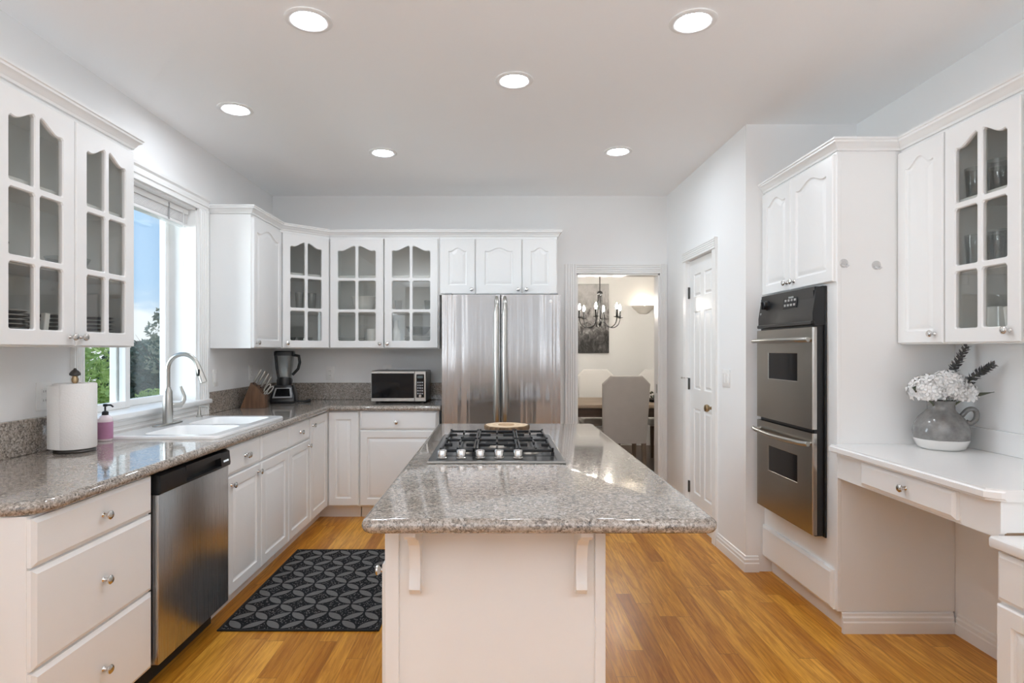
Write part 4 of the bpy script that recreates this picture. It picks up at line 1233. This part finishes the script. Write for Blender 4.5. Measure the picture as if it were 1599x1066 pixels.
# ================================================================ THINGS ON THE LEFT COUNTER
px_, py_ = -1.862, 2.60
h = thing('towel_holder', 'dark paper towel stand with an acorn finial on the granite counter', 'paper towel holder', (px_, py_, CZ1))
b = B().lathe([(.078,.001),(.080,.006),(.076,.012),(.02,.015)], (px_, py_, CZ1), 28); obj('base', b, DARKM, h, ang=40)
b = B().lathe([(.008,.012),(.008,.325)], (px_, py_, CZ1), 10); obj('post', b, BRASS, h, ang=40)
b = B().lathe([(.012,.303),(.014,.318),(.010,.328),(.011,.332)], (px_, py_, CZ1), 14)
b.mi = 1
b.lathe([(.010,.331),(.021,.335),(.022,.342),(.016,.352),(.007,.360),(.004,.366)], (px_, py_, CZ1), 14)
obj('finial', b, [BRASS, DARKM], h, ang=40)
b = B(); R0 = .082
b.lathe([(.021,.016),(R0-.003,.016),(R0,.020),(R0,.296),(R0-.003,.300),(.021,.300),(.019,.295),(.019,.02)], (px_, py_, CZ1), 40, cap0=False, cap1=False)
# loose sheet wrapping off the left side
def sheet_ring(z):
    pts = []
    for k in range(12):
        a = math.radians(-95 - k*9); r = R0 + .001 + .0028*k; pts.append((px_ + r*math.cos(a), py_ + r*math.sin(a), CZ1+z))
    return pts
ro = sheet_ring(.019); ri = sheet_ring(.292)
b.loops([ro, ri], False, False, closed=False)
solo('paper_towel_roll', b, PAPER, 'white roll of paper towel standing on the dark stand', 'paper towel', (px_, py_, CZ1+.016), ang=50)
# hand soap
sp_ = Vector((-1.925, 2.895, CZ1))
s_ = thing('soap_bottle', 'pink hand soap bottle with a black pump by the sink', 'soap bottle', sp_)
b = B().lathe([(.030,.001),(.033,.006),(.033,.100),(.031,.112),(.020,.124),(.013,.128)], sp_, 22); obj('bottle', b, CLEARP, s_, ang=50)
b = B().lathe([(.0336,.012),(.0338,.014),(.0338,.092),(.0336,.094)], sp_, 22, cap0=False, cap1=False); obj('label', b, SOAPL, s_, ang=50, label='printed pink wrap label')
b = B().lathe([(.0145,.126),(.0145,.142),(.009,.146),(.004,.148),(.004,.168),(.010,.169),(.010,.180),(.006,.182)], sp_, 16); b.tube([(sp_.x, sp_.y, sp_.z+.176), (sp_.x+.03, sp_.y-.004, sp_.z+.176), (sp_.x+.042, sp_.y-.005, sp_.z+.168)], .0042, 8)
obj('pump', b, BLACK, s_, ang=50)
# knife block
kb = Vector((-1.86, 4.56, CZ1))
MK = T(*kb) @ Rz(8)
prof = [(-.115, .001), (.075, .001), (.088, .098), (.035, .120), (-.005, .190), (-.068, .214)]
# profile in (x,z): back leans left, slots on the sloping right shoulder
kt_ = thing('knife_block', 'dark walnut knife block on the corner of the granite counter', 'knife block', kb)
b = B(); b.loops([[(x, y, z) for x, z in [(-.105, .001), (.072, .001), (.072, .100), (.050, .112), (.028, .150), (-.030, .195)]] for y in (-.055, .055)])
obj('block', b, WALNUT, kt_, MK, 15)
top_dir = Vector((.62, 0, .78)).normalized()
def knife(i, base, ln, r, d, nm='kitchen_knife', lab='', flat=.75):
    b0 = MK @ Vector(base); d_ = (MK.to_3x3() @ Vector(d)).normalized()
    t = thing(nm, lab, 'knife', b0, 'knives in the block')
    b = B(); b.tube([b0-d_*.035, b0+d_*.012], r*.62, 8, flat=.5); obj('bolster', b, BLACK, t, ang=50)
    b = B(); b.tube([b0+d_*.012, b0+d_*.02, b0+d_*ln*.5, b0+d_*ln*.9, b0+d_*ln], [r*.7, r*.95, r, r*1.12, r*.8], 10, flat=flat); obj('handle', b, NICKEL, t, ang=50)
order = ['kitchen knife with a steel handle farthest left in the block', 'kitchen knife second from the left in the block', 'kitchen knife third from the left in the block', 'slim knife fourth from the left in the block']
for i, (x, z, ln) in enumerate(((-.018, .187, .125), (.004, .170, .128), (.026, .150, .128), (.042, .126, .128))):
    knife(i, (x, -.030 + .018*i, z), ln, .0125 if i < 3 else .009, (.48, .0, .86), lab=order[i])
b0 = MK @ Vector((.062, -.02, .104)); t = thing('kitchen_scissors', 'steel handled scissors in the low slot of the knife block', 'scissors', b0)
lp = []
dd = MK.to_3x3() @ Vector((.62, 0, .78)); nn = MK.to_3x3() @ Vector((.78, 0, -.62))
for sgn in (-1, 1):
    b = B(); c0 = b0 + dd*.052 + nn*(.013*sgn)
    b.tube([c0 + dd*.036*math.cos(2*PI*k/18) + nn*.012*math.sin(2*PI*k/18) for k in range(18)], .0055, 8, closed=True)
    b.tube([b0 - dd*.03, b0 + dd*.018 + nn*.006*sgn], .005, 8); obj('handle', b, NICKEL, t, ang=50)
# blender
bp = Vector((-1.80, 4.99, CZ1))
bd = thing('blender', 'black countertop blender with a clear jar in the corner', 'blender', bp)
MB_ = T(*bp) @ Rz(12)
b = B(); b.loops([rr(-.10, .10, -.115, .10, .03, .002, 4), rr(-.105, .105, -.12, .105, .035, .02, 4), rr(-.10, .10, -.105, .10, .035, .075, 4), rr(-.085, .085, -.06, .09, .03, .125, 4), rr(-.075, .075, -.055, .08, .03, .150, 4)])
bs = obj('motor_base', b, BLACK, bd, MB_, 30)
b = B(); b.loops([[(-.078,-.118,.045),(.078,-.118,.045),(.062,-.068,.122),(-.062,-.068,.122)],[(-.078,-.126,.052),(.078,-.126,.052),(.062,-.076,.129),(-.062,-.076,.129)]])
pn_ = obj('control_panel', b, GREYP, bs, MB_, 20)
b = B(); b.loops([[(-.062,-.121,.062),(.062,-.121,.062),(.050,-.080,.121),(-.050,-.080,.121)],[(-.062,-.125,.064),(.062,-.125,.064),(.050,-.084,.123),(-.050,-.084,.123)]]); obj('keypad', b, BLACKG, pn_, MB_)
b = B(); b.lathe([(.064,.150),(.066,.19),(.058,.215)], (0, .01, 0), 24); obj('collar', b, BLACK, bd, MB_, 40)
b = B(); b.loops([rr(-.055, .055, -.045, .065, .03, .212, 4), rr(-.076, .076, -.066, .086, .035, .405, 4), rr(-.074, .074, -.064, .084, .035, .405, 4), rr(-.053, .053, -.043, .063, .03, .215, 4)], False, False)
jr = obj('jar', b, JARG, bd, MB_, 40)
b = B(); b.loops([rr(-.08, .08, -.07, .09, .035, .398, 4), rr(-.08, .08, -.07, .09, .035, .430, 4), rr(-.07, .07, -.06, .08, .03, .438, 4)]); obj('lid', b, BLACK, bd, MB_, 30)
b = B(); b.tube([(.066, .0, .405), (.118, -.012, .395), (.126, -.014, .34), (.112, -.012, .285), (.066, -.006, .235)], [.013, .013, .012, .012, .012], 10); b.tube([(-.062,-.06,.40), (-.054,-.05,.30), (-.04,-.045,.21)], .011, 8)
obj('handle', b, BLACK, jr, MB_, 50)
b = B(); b.tube([(.075, -.03, .012), (.15, -.01, .010), (.205, .03, .012)], [.007, .007, .016], 8); obj('power_cord', b, BLACK, bd, MB_, 50)
# microwave
mw = thing('microwave', 'black and steel microwave oven on the back counter', 'microwave', (-.82, 5.07, CZ1))
mx0, mx1, my0, my1, mz0, mz1 = -1.055, -.592, 4.925, 5.27, CZ1+.014, CZ1+.270
b = B().box(mx0, mx1, my0+.02, my1, mz0, mz1, .006)
for x in (mx0+.04, mx1-.04): b.lathe([(.012,0),(.012,.016)], (x, my0+.06, CZ1-.0), 10); b.lathe([(.012,0),(.012,.016)], (x, my1-.05, CZ1), 10)
obj('body', b, BLACK, mw)
fx1 = mx1-.098
b = B(); b.box(mx0+.002, fx1, my0, my0+.022, mz0+.002, mz0+.030, .003); b.box(mx0+.002, fx1, my0, my0+.022, mz1-.022, mz1-.002, .003); b.box(mx0+.002, fx1, my0+.006, my0+.021, mz0+.028, mz1-.02)
dr = obj('door', b, NICKEL, mw)
b = B().box(mx0+.006, fx1-.004, my0+.002, my0+.008, mz0+.030, mz1-.022, .001); wdw = obj('window', b, BLACKG, dr)
b = B().box(fx1+.002, mx1-.002, my0, my0+.022, mz0+.002, mz1-.002, .003); cp_ = obj('control_panel', b, NICKEL, mw)
b = B().box(fx1+.016, mx1-.016, my0-.002, my0+.004, mz0+.034, mz1-.028, .001); kp = obj('keypad', b, BLACKG, cp_)
b = B().box(fx1+.024, mx1-.026, my0-.0035, my0-.001, mz1-.060, mz1-.040); obj('display', b, plain('display_grey', (.10, .13, .13), .3), kp)
b = B()
for r in range(5):
    for q in range(3): b.box(fx1+.024+q*.018, fx1+.036+q*.018, my0-.0035, my0-.001, mz0+.062+r*.023, mz0+.074+r*.023)
obj('key', b, GREYP, kp)
b = B().lathe([(.012,0),(.011,.012)], ((fx1+mx1)/2, my0-.001, mz0+.048), 16, '-y'); obj('dial', b, NICKEL, kp, ang=40)

# ================================================================ CABINET CONTENTS
def plate_profile(r): return [(.0,.003),(r*.55,.003),(r*.60,.0),(r*.64,.002),(r*.95,.014),(r,.0175),(r*.985,.019),(r*.62,.006),(.0,.006)]
ORD = ['topmost', 'second from the top', 'third from the top', 'fourth from the top', 'fifth from the top', 'sixth from the top', 'seventh from the top', 'lowest']
def stack(x, y, z, n, r, dz, mat, kindword, where, group, name='dinner_plate', cat='plate', prof=None):
    first = None
    for i in range(n):
        o_ = ORD[n-1-i] if i > 0 else 'lowest'
        lab = f'{kindword} {o_} {where}'
        if first is None:
            b = B().lathe((prof or plate_profile)(r), (x, y, z+.0005), 32, cap0=False, cap1=False)
            if mat is DARKPL:
                for f_ in b.bm.faces:
                    if min(math.hypot(v.co.x-x, v.co.y-y) for v in f_.verts) > .93*r: f_.material_index = 1
            first = solo(name, b, [mat, RIMW] if mat is DARKPL else mat, lab, cat, (x, y, z), group, ang=50)
        else:
            c_ = first.copy(); COL.objects.link(c_); c_.location = (x, y, z + i*dz); c_['label'] = lab
def bowl_profile(r, h): return lambda q: [(.0,.003),(r*.45,.002),(r*.48,.0),(r*.5,.004),(r*.78,h*.45),(r,h),(r*.97,h),(r*.74,h*.48),(r*.46,.010),(.0,.008)]
zs = UZ0 + .0185
stack(-1.882, 2.165, zs, 7, .125, .0165, DARKPL, 'dark plate', 'in the stack left in the near cabinet', 'dark plates in the near glass cabinet')
stack(-1.882, 2.440, zs, 7, .115, .0160, DARKPL, 'dark plate', 'in the stack behind the two near doors', 'dark plates in the near glass cabinet')
stack(-1.882, 2.690, zs, 7, .115, .0170, DARKPL, 'dark plate', 'in the stack nearest the window', 'dark plates in the near glass cabinet')
b = B(); b.M = T(-1.775, 2.30, zs) @ Rz(90) @ Matrix.Rotation(math.radians(9), 4, 'Y'); b.box(-.012, .012, -.01, .01, .003, .115, .002)
solo('card_box', b, LAMI, 'slim white upright box beside the dark plates', 'box', (-1.775, 2.30, zs))
for k, (y, lab) in enumerate(((2.14, 'clear glass bowl on the middle shelf of the near cabinet, left'), (2.58, 'clear glass bowl on the middle shelf of the near cabinet, right'))):
    b = B().lathe(bowl_profile(.085, .07)(0), (-1.88, y, 1.6905), 28, cap0=False, cap1=False); solo('glass_bowl', b, JARG, lab, 'bowl', (-1.88, y, 1.69), 'glass bowls in the near cabinet', ang=50)
def tumbler(x, y, z, r, hh, label, group, name='drinking_glass'):
    b = B().lathe([(.0,.006),(r*.70,.006),(r*.74,.0),(r*.78,.002),(r,hh),(r-.003,hh),(r*.74,.010),(.0,.010)], (x, y, z+.0005), 20, cap0=False, cap1=False)
    return solo(name, b, JARG, label, 'glass', (x, y, z), group, ang=50)
# corner cabinet
def diag(u, v, z):      # u along the diagonal door, v behind it
    d = (pb-pa).normalized(); n_ = Vector((-d.y, d.x)); q = pa + d*u + n_*v; return (q.x, q.y, z)
where = ['left', 'middle', 'right']
for k in range(3):
    x, y, z = diag(.10+.11*k, .11, 1.6905); tumbler(x, y, z, .036, .15, f'tall drinking glass on the corner cabinet middle shelf, {["beside the hinge","in the centre","by the back wall"][k]}', 'glasses in the corner cabinet')
for k in range(2):
    x, y, z = diag(.12+.15*k, .13, zs); b = B().lathe(bowl_profile(.065, .075)(0), (x, y, z), 24, cap0=False, cap1=False); solo('glass_bowl', b, JARG, ['clear glass jar bowl low in the corner cabinet above the knob', 'clear glass jar bowl low in the corner cabinet beside the white plates'][k], 'bowl', (x, y, z), 'glass bowls in the corner cabinet', ang=50)
    x, y, z = diag(.12+.15*k, .13, zs+.0)
# back cabinet, left door
ym = 5.14
b = B().lathe([(.0,.006),(.045,.006),(.05,.0),(.055,.004),(.090,.06),(.100,.125),(.104,.128),(.104,.132),(.097,.132),(.086,.065),(.05,.012),(.0,.010)], (-1.165, ym, 1.6905), 34, cap0=False, cap1=False)
solo('mixing_bowl', b, WHITEC, 'white mixing bowl on the middle shelf behind glass', 'bowl', (-1.165, ym, 1.69), ang=50)
stack(-1.265, ym, zs, 5, .118, .0145, WHITEC, 'white plate', 'in the stack beside the white canister', 'white plates in the back cabinet')
b = B().lathe([(.0,0),(.050,0),(.053,.004),(.053,.146),(.050,.150),(.046,.150),(.046,.02),(.0,.02)], (-1.082, ym-.02, zs), 28, cap0=False, cap1=False)
solo('canister', b, WHITEC, 'white cylindrical canister beside the plates behind glass', 'canister', (-1.082, ym-.02, zs), ang=50)
# back cabinet, right door
b = B().lathe([(.0,0),(.038,0),(.042,.004),(.042,.110),(.034,.150),(.022,.165),(.022,.215),(.025,.218),(.025,.226),(.0,.226)], (-.880, ym-.02, zs), 26, cap0=False, cap1=False)
solo('carafe', b, WHITEC, 'white carafe bottle at the left of the right glass door', 'bottle', (-.880, ym-.02, zs), ang=50)
stack(-.685, ym, zs, 6, .125, .0135, WHITEC, 'white plate', 'in the stack nearest the refrigerator', 'white plates in the back cabinet')
b = B().lathe(bowl_profile(.11, .075)(0), (-.685, ym, zs+.096), 30, cap0=False, cap1=False); solo('glass_bowl', b, JARG, 'wide clear bowl on top of the white plates', 'bowl', (-.685, ym, zs+.096), ang=50)
for k, x in enumerate((-.86, -.60)):
    tumbler(x, ym, 1.6905, .034, .10, ['small glass under the left light of the right glass door', 'small glass in the back cabinet corner next to the refrigerator'][k], 'small glasses in the back cabinet')
# right glass cabinet
for zi, (z, nm) in enumerate(((1.9955, 'top'), (1.7005, 'middle'))):
    for k in range(3):
        for j in range(2):
            y = 2.47 - .11*k; x = 2.005 + .10*j
            tumbler(x, y, z, .037, .125 if zi == 0 else .14, f'{"straight" if zi == 0 else "stacked"} drinking glass on the {nm} shelf right, {["front","rear"][j]} row, {["by the solid door","in the middle","by the picture edge"][k]}', f'glasses on the {nm} shelf above the desk')
zr = RZ0 + .0185
for k in range(2):
    b = B().lathe([(.0,0),(.048,0),(.052,.004),(.052,.13),(.048,.134),(.0,.134)], (2.08, 2.45-.13*k, zr), 24, cap0=False, cap1=False)
    solo('jar', b, CABIN, ['pale storage jar low in the right glass cabinet by the solid door', 'pale storage jar low in the right glass cabinet behind the white card'][k], 'jar', (2.08, 2.45-.13*k, zr), 'pale jars behind the right glass door', ang=50)
b = B(); b.M = T(1.975, 2.262, zr) @ Rz(-90) @ Matrix.Rotation(math.radians(-9), 4, 'Y'); b.box(-.013, .013, -.006, .006, .003, .125, .002)
solo('card_box', b, LAMI, 'slim white upright card low in the right glass cabinet', 'box', (1.975, 2.262, zr))

# ================================================================ VASE AND FLOWERS
vp = Vector((2.035, 2.70, .907))
vs_ = thing('flower_vase', 'grey and white ceramic jug vase on the raised desk top', 'vase', vp)
b = B().lathe([(.0,.004),(.060,.003),(.075,0),(.092,.012),(.106,.045),(.110,.080),(.103,.115),(.085,.148),(.062,.170),(.053,.182),(.052,.205),(.057,.222),(.052,.222),(.047,.205),(.046,.185)], vp, 36, cap0=False, cap1=False)
obj('jug', b, VASEM, vs_, ang=50)
b = B(); a0 = math.radians(-20); ux, uy = math.cos(a0), math.sin(a0)
b.tube(smooth([(vp.x+ux*r, vp.y+uy*r, vp.z+z) for r, z in ((.078,.155),(.100,.182),(.122,.186),(.134,.168),(.130,.140),(.112,.122),(.095,.128))]), .011, 12); obj('handle', b, VASEM, vs_, ang=50)
rnd = random.Random(21)
def floret(b, c, nrm, s):
    nrm = nrm.normalized(); a = nrm.cross(Vector((rnd.random(), rnd.random(), rnd.random()))).normalized(); bb = nrm.cross(a)
    th = rnd.uniform(0, PI)
    for k in range(4):
        t = th + k*PI/2; d = a*math.cos(t) + bb*math.sin(t); e_ = a*-math.sin(t) + bb*math.cos(t)
        b.add([c, c+d*s*.5+e_*s*.36+nrm*s*.18, c+d*s*1.0+nrm*s*.22, c+d*s*.5-e_*s*.36+nrm*s*.18], [(0,1,2,3)])
def bloom(name, c, r, label, stem_to, n=110):
    t = thing(name, label, 'flower', c, 'white hydrangea blooms in the vase')
    b = B()
    for i in range(n):
        z = 1 - 1.55*(i+.5)/n; a = i*2.39996; q = math.sqrt(max(0, 1-z*z)); d = Vector((q*math.cos(a), q*math.sin(a), z*.85))
        floret(b, c + d*r*rnd.uniform(.86, 1.06), d, .019*rnd.uniform(.8, 1.25))
    b.ball(c, r*.80, 12, 8, squash=(r*.8, r*.8, r*.66)); obj('petals', b, PETAL, t, ang=15)
    b = B().tube([c - Vector((0,0,r*.5)), (c+stem_to)*.5 + Vector((0,0,.02)), stem_to], .004, 7); obj('stem', b, STEMG, t, ang=50)
mouth = vp + Vector((0, 0, .10))
bloom('hydrangea', vp + Vector((-.085, -.03, .272)), .075, 'white hydrangea bloom leaning out left over the vase rim', mouth + Vector((-.012,-.006,0)))
bloom('hydrangea', vp + Vector((.002, -.035, .295)), .072, 'white hydrangea bloom upright in the middle of the vase', mouth + Vector((.004,-.008,0)))
bloom('hydrangea', vp + Vector((.062, -.045, .258)), .056, 'small white hydrangea bloom right above the vase handle', mouth + Vector((.014,.0,0)), 80)
def sprig(pts, label, w):
    t = thing('eucalyptus_sprig', label, 'sprig', pts[0], 'dark eucalyptus sprigs in the vase')
    P_ = [Vector(p) for p in pts]
    b = B().tube(P_, .0026, 6); obj('stem', b, STEMG, t, ang=50)
    b = B(); m = 26
    for i in range(m):
        u = .30 + .70*i/(m-1); k = min(len(P_)-2, int(u*(len(P_)-1))); f_ = u*(len(P_)-1)-k; c = P_[k].lerp(P_[k+1], f_); dr_ = (P_[k+1]-P_[k]).normalized()
        s = w*(1.15-.55*u)
        for q in range(3):
            a = i*1.2 + q*2.1; side = dr_.cross(Vector((.3,1,.2))).normalized(); up = dr_.cross(side)
            d = (side*math.cos(a)+up*math.sin(a) + dr_*.75).normalized(); e_ = d.cross(dr_).normalized()
            b.add([c, c+d*s*.55+e_*s*.34, c+d*s, c+d*s*.55-e_*s*.34], [(0,1,2,3)])
    obj('leaves', b, EUC, t)
sprig([mouth+Vector((.010,.012,0)), vp+Vector((.035,.02,.26)), vp+Vector((.075,.02,.37)), vp+Vector((.125,.015,.465))], 'tall dark eucalyptus sprig pointing up in the vase', .042)
sprig([mouth+Vector((.016,.006,0)), vp+Vector((.045,-.02,.25)), vp+Vector((.090,-.09,.345)), vp+Vector((.118,-.14,.388))], 'dark eucalyptus sprig bending right from the vase', .040)
t = thing('flower_leaf', 'single dark leaf sticking out right of the white blooms', 'leaf', vp+Vector((.05,-.04,.23)))
c0 = vp+Vector((.06,-.06,.245)); c1 = vp+Vector((.135,-.13,.270)); sd = Vector((.02,.03,.01))
b = B(); b.add([c0, c0.lerp(c1,.45)+sd*.7, c1, c0.lerp(c1,.5)-sd*.7], [(0,1,2,3)]); obj('leaf_blade', b, LEAFD, t)
b = B().tube([mouth+Vector((.02,-.004,.03)), vp+Vector((.035,-.03,.222)), c0, c1], .0018, 6); obj('stem', b, STEMG, t, ang=50)
t = thing('flower_leaf', 'single dark leaf peeking out left of the white blooms', 'leaf', vp+Vector((-.06,-.03,.23)))
c0 = vp+Vector((-.135,-.05,.270)); c1 = vp+Vector((-.172,-.055,.285)); sd = Vector((0,.0,.016))
b = B(); b.add([c0, c0.lerp(c1,.45)+sd, c1, c0.lerp(c1,.5)-sd], [(0,1,2,3)]); obj('leaf_blade', b, LEAFD, t)
b = B().tube([mouth+Vector((-.02,-.004,.03)), vp+Vector((-.04,-.03,.23)), c0, c1], .0018, 6); obj('stem', b, STEMG, t, ang=50)

# ================================================================ DINING ROOM
def dining_chair(x, y, rz, label, mat, group='upholstered dining chairs'):
    t = thing('dining_chair', label, 'chair', (x, y, 0), group)
    M = T(x, y, 0) @ Rz(rz)            # local: sitter looks along +y, the back stands at y<0
    bw, bt = .245, .035
    z0, z1 = .385, 1.095
    pts = [(-bw+.018, z0), (bw-.018, z0), (bw, z1-.085), (bw-.028, z1-.055), (bw-.085, z1), (-bw+.085, z1), (-bw+.028, z1-.055), (-bw, z1-.085)]
    b = B(); ins = lambda k: [((p[0])*(1-k), z0+(p[1]-z0)*(1-k*.6)+k*.05) for p in pts]
    def lay(pp, y): return [(p[0], y - .10*(p[1]-z0)/(z1-z0), p[1]) for p in pp]
    b.loops([lay(ins(.06), -.205-bt), lay(ins(.02), -.205-bt+.006), lay(pts, -.205-bt+.018), lay(pts, -.205+bt-.018), lay(ins(.02), -.205+bt-.006), lay(ins(.06), -.205+bt)])
    obj('backrest', b, mat, t, M, 35)
    b = B().box(-.24, .24, -.205, .27, .40, .50, .03, 3); obj('seat', b, mat, t, M, 28)
    for lx, ly in ((-.205, .235), (.205, .235), (-.20, -.215), (.20, -.215)):
        s = -1 if ly < 0 else 1
        b = B(); b.loops([[(lx-.022, ly-.022, .40), (lx+.022, ly-.022, .40), (lx+.022, ly+.022, .40), (lx-.022, ly+.022, .40)],
                          [(lx-.015, ly-.015+(.05*s if s < 0 else 0), 0), (lx+.015, ly-.015+(.05*s if s < 0 else 0), 0), (lx+.015, ly+.015+(.05*s if s < 0 else 0), 0), (lx-.015, ly+.015+(.05*s if s < 0 else 0), 0)]])
        obj('leg', b, LEGM, t, M)
LEGM = wood('chair_leg_wood', (.16, .11, .075), (.24, .17, .12), (30, 30, 4), .45)
dining_chair(1.330, 6.36, 0, 'beige upholstered dining chair seen from behind in the doorway', LINEN)
dining_chair(1.33, 7.66, 180, 'pale dining chair across the table under the painting', LINENW)
dining_chair(2.16, 7.66, 180, 'pale dining chair across the table half hidden by the door jamb', LINENW)
dining_chair(2.42, 6.95, 90, 'pale dining chair at the right end of the table', LINENW)
tb = thing('dining_table', 'wooden dining table with a dark underframe', 'table', (1.3, 6.95, 0))
TXA, TXB, TYA, TYB = .15, 2.15, 6.42, 7.42
obj('tabletop', B().box(TXA, TXB, TYA, TYB, .722, .762, .006, 2), TABLEW, tb)
b = B().box(TXA+.08, TXB-.08, TYA+.07, TYA+.095, .62, .722); b.box(TXA+.08, TXB-.08, TYB-.095, TYB-.07, .62, .722); b.box(TXA+.08, TXA+.105, TYA+.095, TYB-.095, .62, .722); b.box(TXB-.105, TXB-.08, TYA+.095, TYB-.095, .62, .722)
obj('apron', b, TABLED, tb)
for lx in (TXA+.10, TXB-.10):
    for ly in (TYA+.10, TYB-.10): obj('leg', B().box(lx-.045, lx+.045, ly-.045, ly+.045, 0, .70, .006), TABLED, tb)
# centrepiece
cpv = Vector((1.80, 6.78, .762))
b = B().lathe([(.0,.004),(.05,.0),(.07,.012),(.085,.035),(.078,.04),(.05,.012),(.0,.010)], cpv, 24, cap0=False, cap1=False)
cb = solo('table_bowl', b, BLACK, 'small dark bowl on the dining table beside the jamb', 'bowl', cpv, ang=50)
rnd = random.Random(4); b = B()
for i in range(60):
    a = rnd.uniform(0, 2*PI); r = rnd.uniform(0, .08); c = cpv + Vector((r*math.cos(a), r*math.sin(a), .03+rnd.uniform(0, .075))); d = Vector((math.cos(a), math.sin(a), rnd.uniform(.1,1))).normalized(); e_ = d.cross(Vector((0,0,1))).normalized()
    b.add([c, c+d*.02+e_*.012, c+d*.045, c+d*.02-e_*.012], [(0,1,2,3)])
solo('greenery', b, LEAFD, 'dark leafy sprigs lying in the table bowl', 'plant', cpv+Vector((0,0,.03)))
# painting
b = B(); ax0, ax1, az0, az1 = 1.10, 1.592, 1.315, 2.295
pt = thing('painting', 'tall grey painted canvas on the dining room wall', 'painting', (1.35, DIN_Y, az0))
obj('canvas', B().box(ax0, ax1, DIN_Y-.032, DIN_Y-.0005, az0, az1, .003), ART, pt)
# sconce
sx_, sz_ = 2.085, 1.985
scn = thing('wall_sconce', 'pale half bowl wall sconce glowing upwards in the dining room', 'wall lamp', (sx_, DIN_Y, sz_))
b = B(); ls = []
for r, z in ((.045, -.115), (.085, -.095), (.095, -.075), (.135, -.045), (.168, .0), (.160, .0), (.125, -.040)):
    ls.append([(sx_ + r*math.cos(PI+PI*k/18), DIN_Y - .001 + r*.85*math.sin(PI+PI*k/18), sz_+z) for k in range(19)])
b.loops(ls, True, True, closed=True); obj('bowl', b, SHADEG, scn, ang=40)
b = B(); b.lathe([(.03,.0),(.035,.02),(.0,.045)], (sx_, DIN_Y-.07, sz_-.03), 14, cap0=False); obj('bulb', b, SCONEM, scn, ang=50)
# chandelier
hx, hy = 1.205, 6.9
ch = thing('chandelier', 'black candle arm chandelier over the dining table', 'chandelier', (hx, hy, CEILZ))
z_h = CAMH + (546-457)*hy/F
b = B().lathe([(.004,.03),(.012,.02),(.028,.012),(.034,-.004),(.030,-.020),(.012,-.030)], (hx, hy, z_h), 20); obj('hub', b, IRON, ch, ang=50)
b = B().lathe([(.05,-.002),(.05,-.014),(.014,-.03)], (hx, hy, CEILZ), 20); b.cyl((hx, hy, CEILZ-.02), (hx, hy, z_h+.02), .006, n=8); obj('chain_rod', b, IRON, ch, ang=50)
z_b = CAMH + (546-505)*hy/F
b = B().lathe([(.008,.05),(.022,.03),(.026,.012),(.018,-.012),(.006,-.028),(.008,-.036),(.003,-.042)], (hx, hy, z_b), 16); b.cyl((hx, hy, z_b+.03), (hx, hy, z_h-.02), .005, n=8); obj('finial', b, IRON, ch, ang=50)
z_c = CAMH + (546-496)*hy/F
for k in range(6):
    a = math.radians(10 + 60*k); ca, sa = math.cos(a), math.sin(a)
    pr = [(.022, z_h-.012), (.026, z_h-.12), (.034, z_h-.24), (.062, z_c-.055), (.115, z_c-.105), (.175, z_c-.112), (.225, z_c-.080), (.245, z_c-.030), (.248, z_c)]
    b = B().tube(smooth([(hx+ca*r, hy+sa*r, z) for r, z in pr], 4), .0052, 8)
    x, y = hx+ca*.248, hy+sa*.248
    b.lathe([(.010,-.004),(.034,.003),(.036,.007),(.012,.006)], (x, y, z_c), 16); arm = obj('arm', b, IRON, ch, ang=50)
    b = B().lathe([(.0115,.006),(.0115,.088),(.009,.090)], (x, y, z_c), 12); obj('candle_sleeve', b, IRON, arm, ang=50)
    b = B().lathe([(.007,.089),(.014,.108),(.015,.120),(.009,.142),(.002,.160)], (x, y, z_c), 12); obj('flame_bulb', b, FLAME, arm, ang=50)
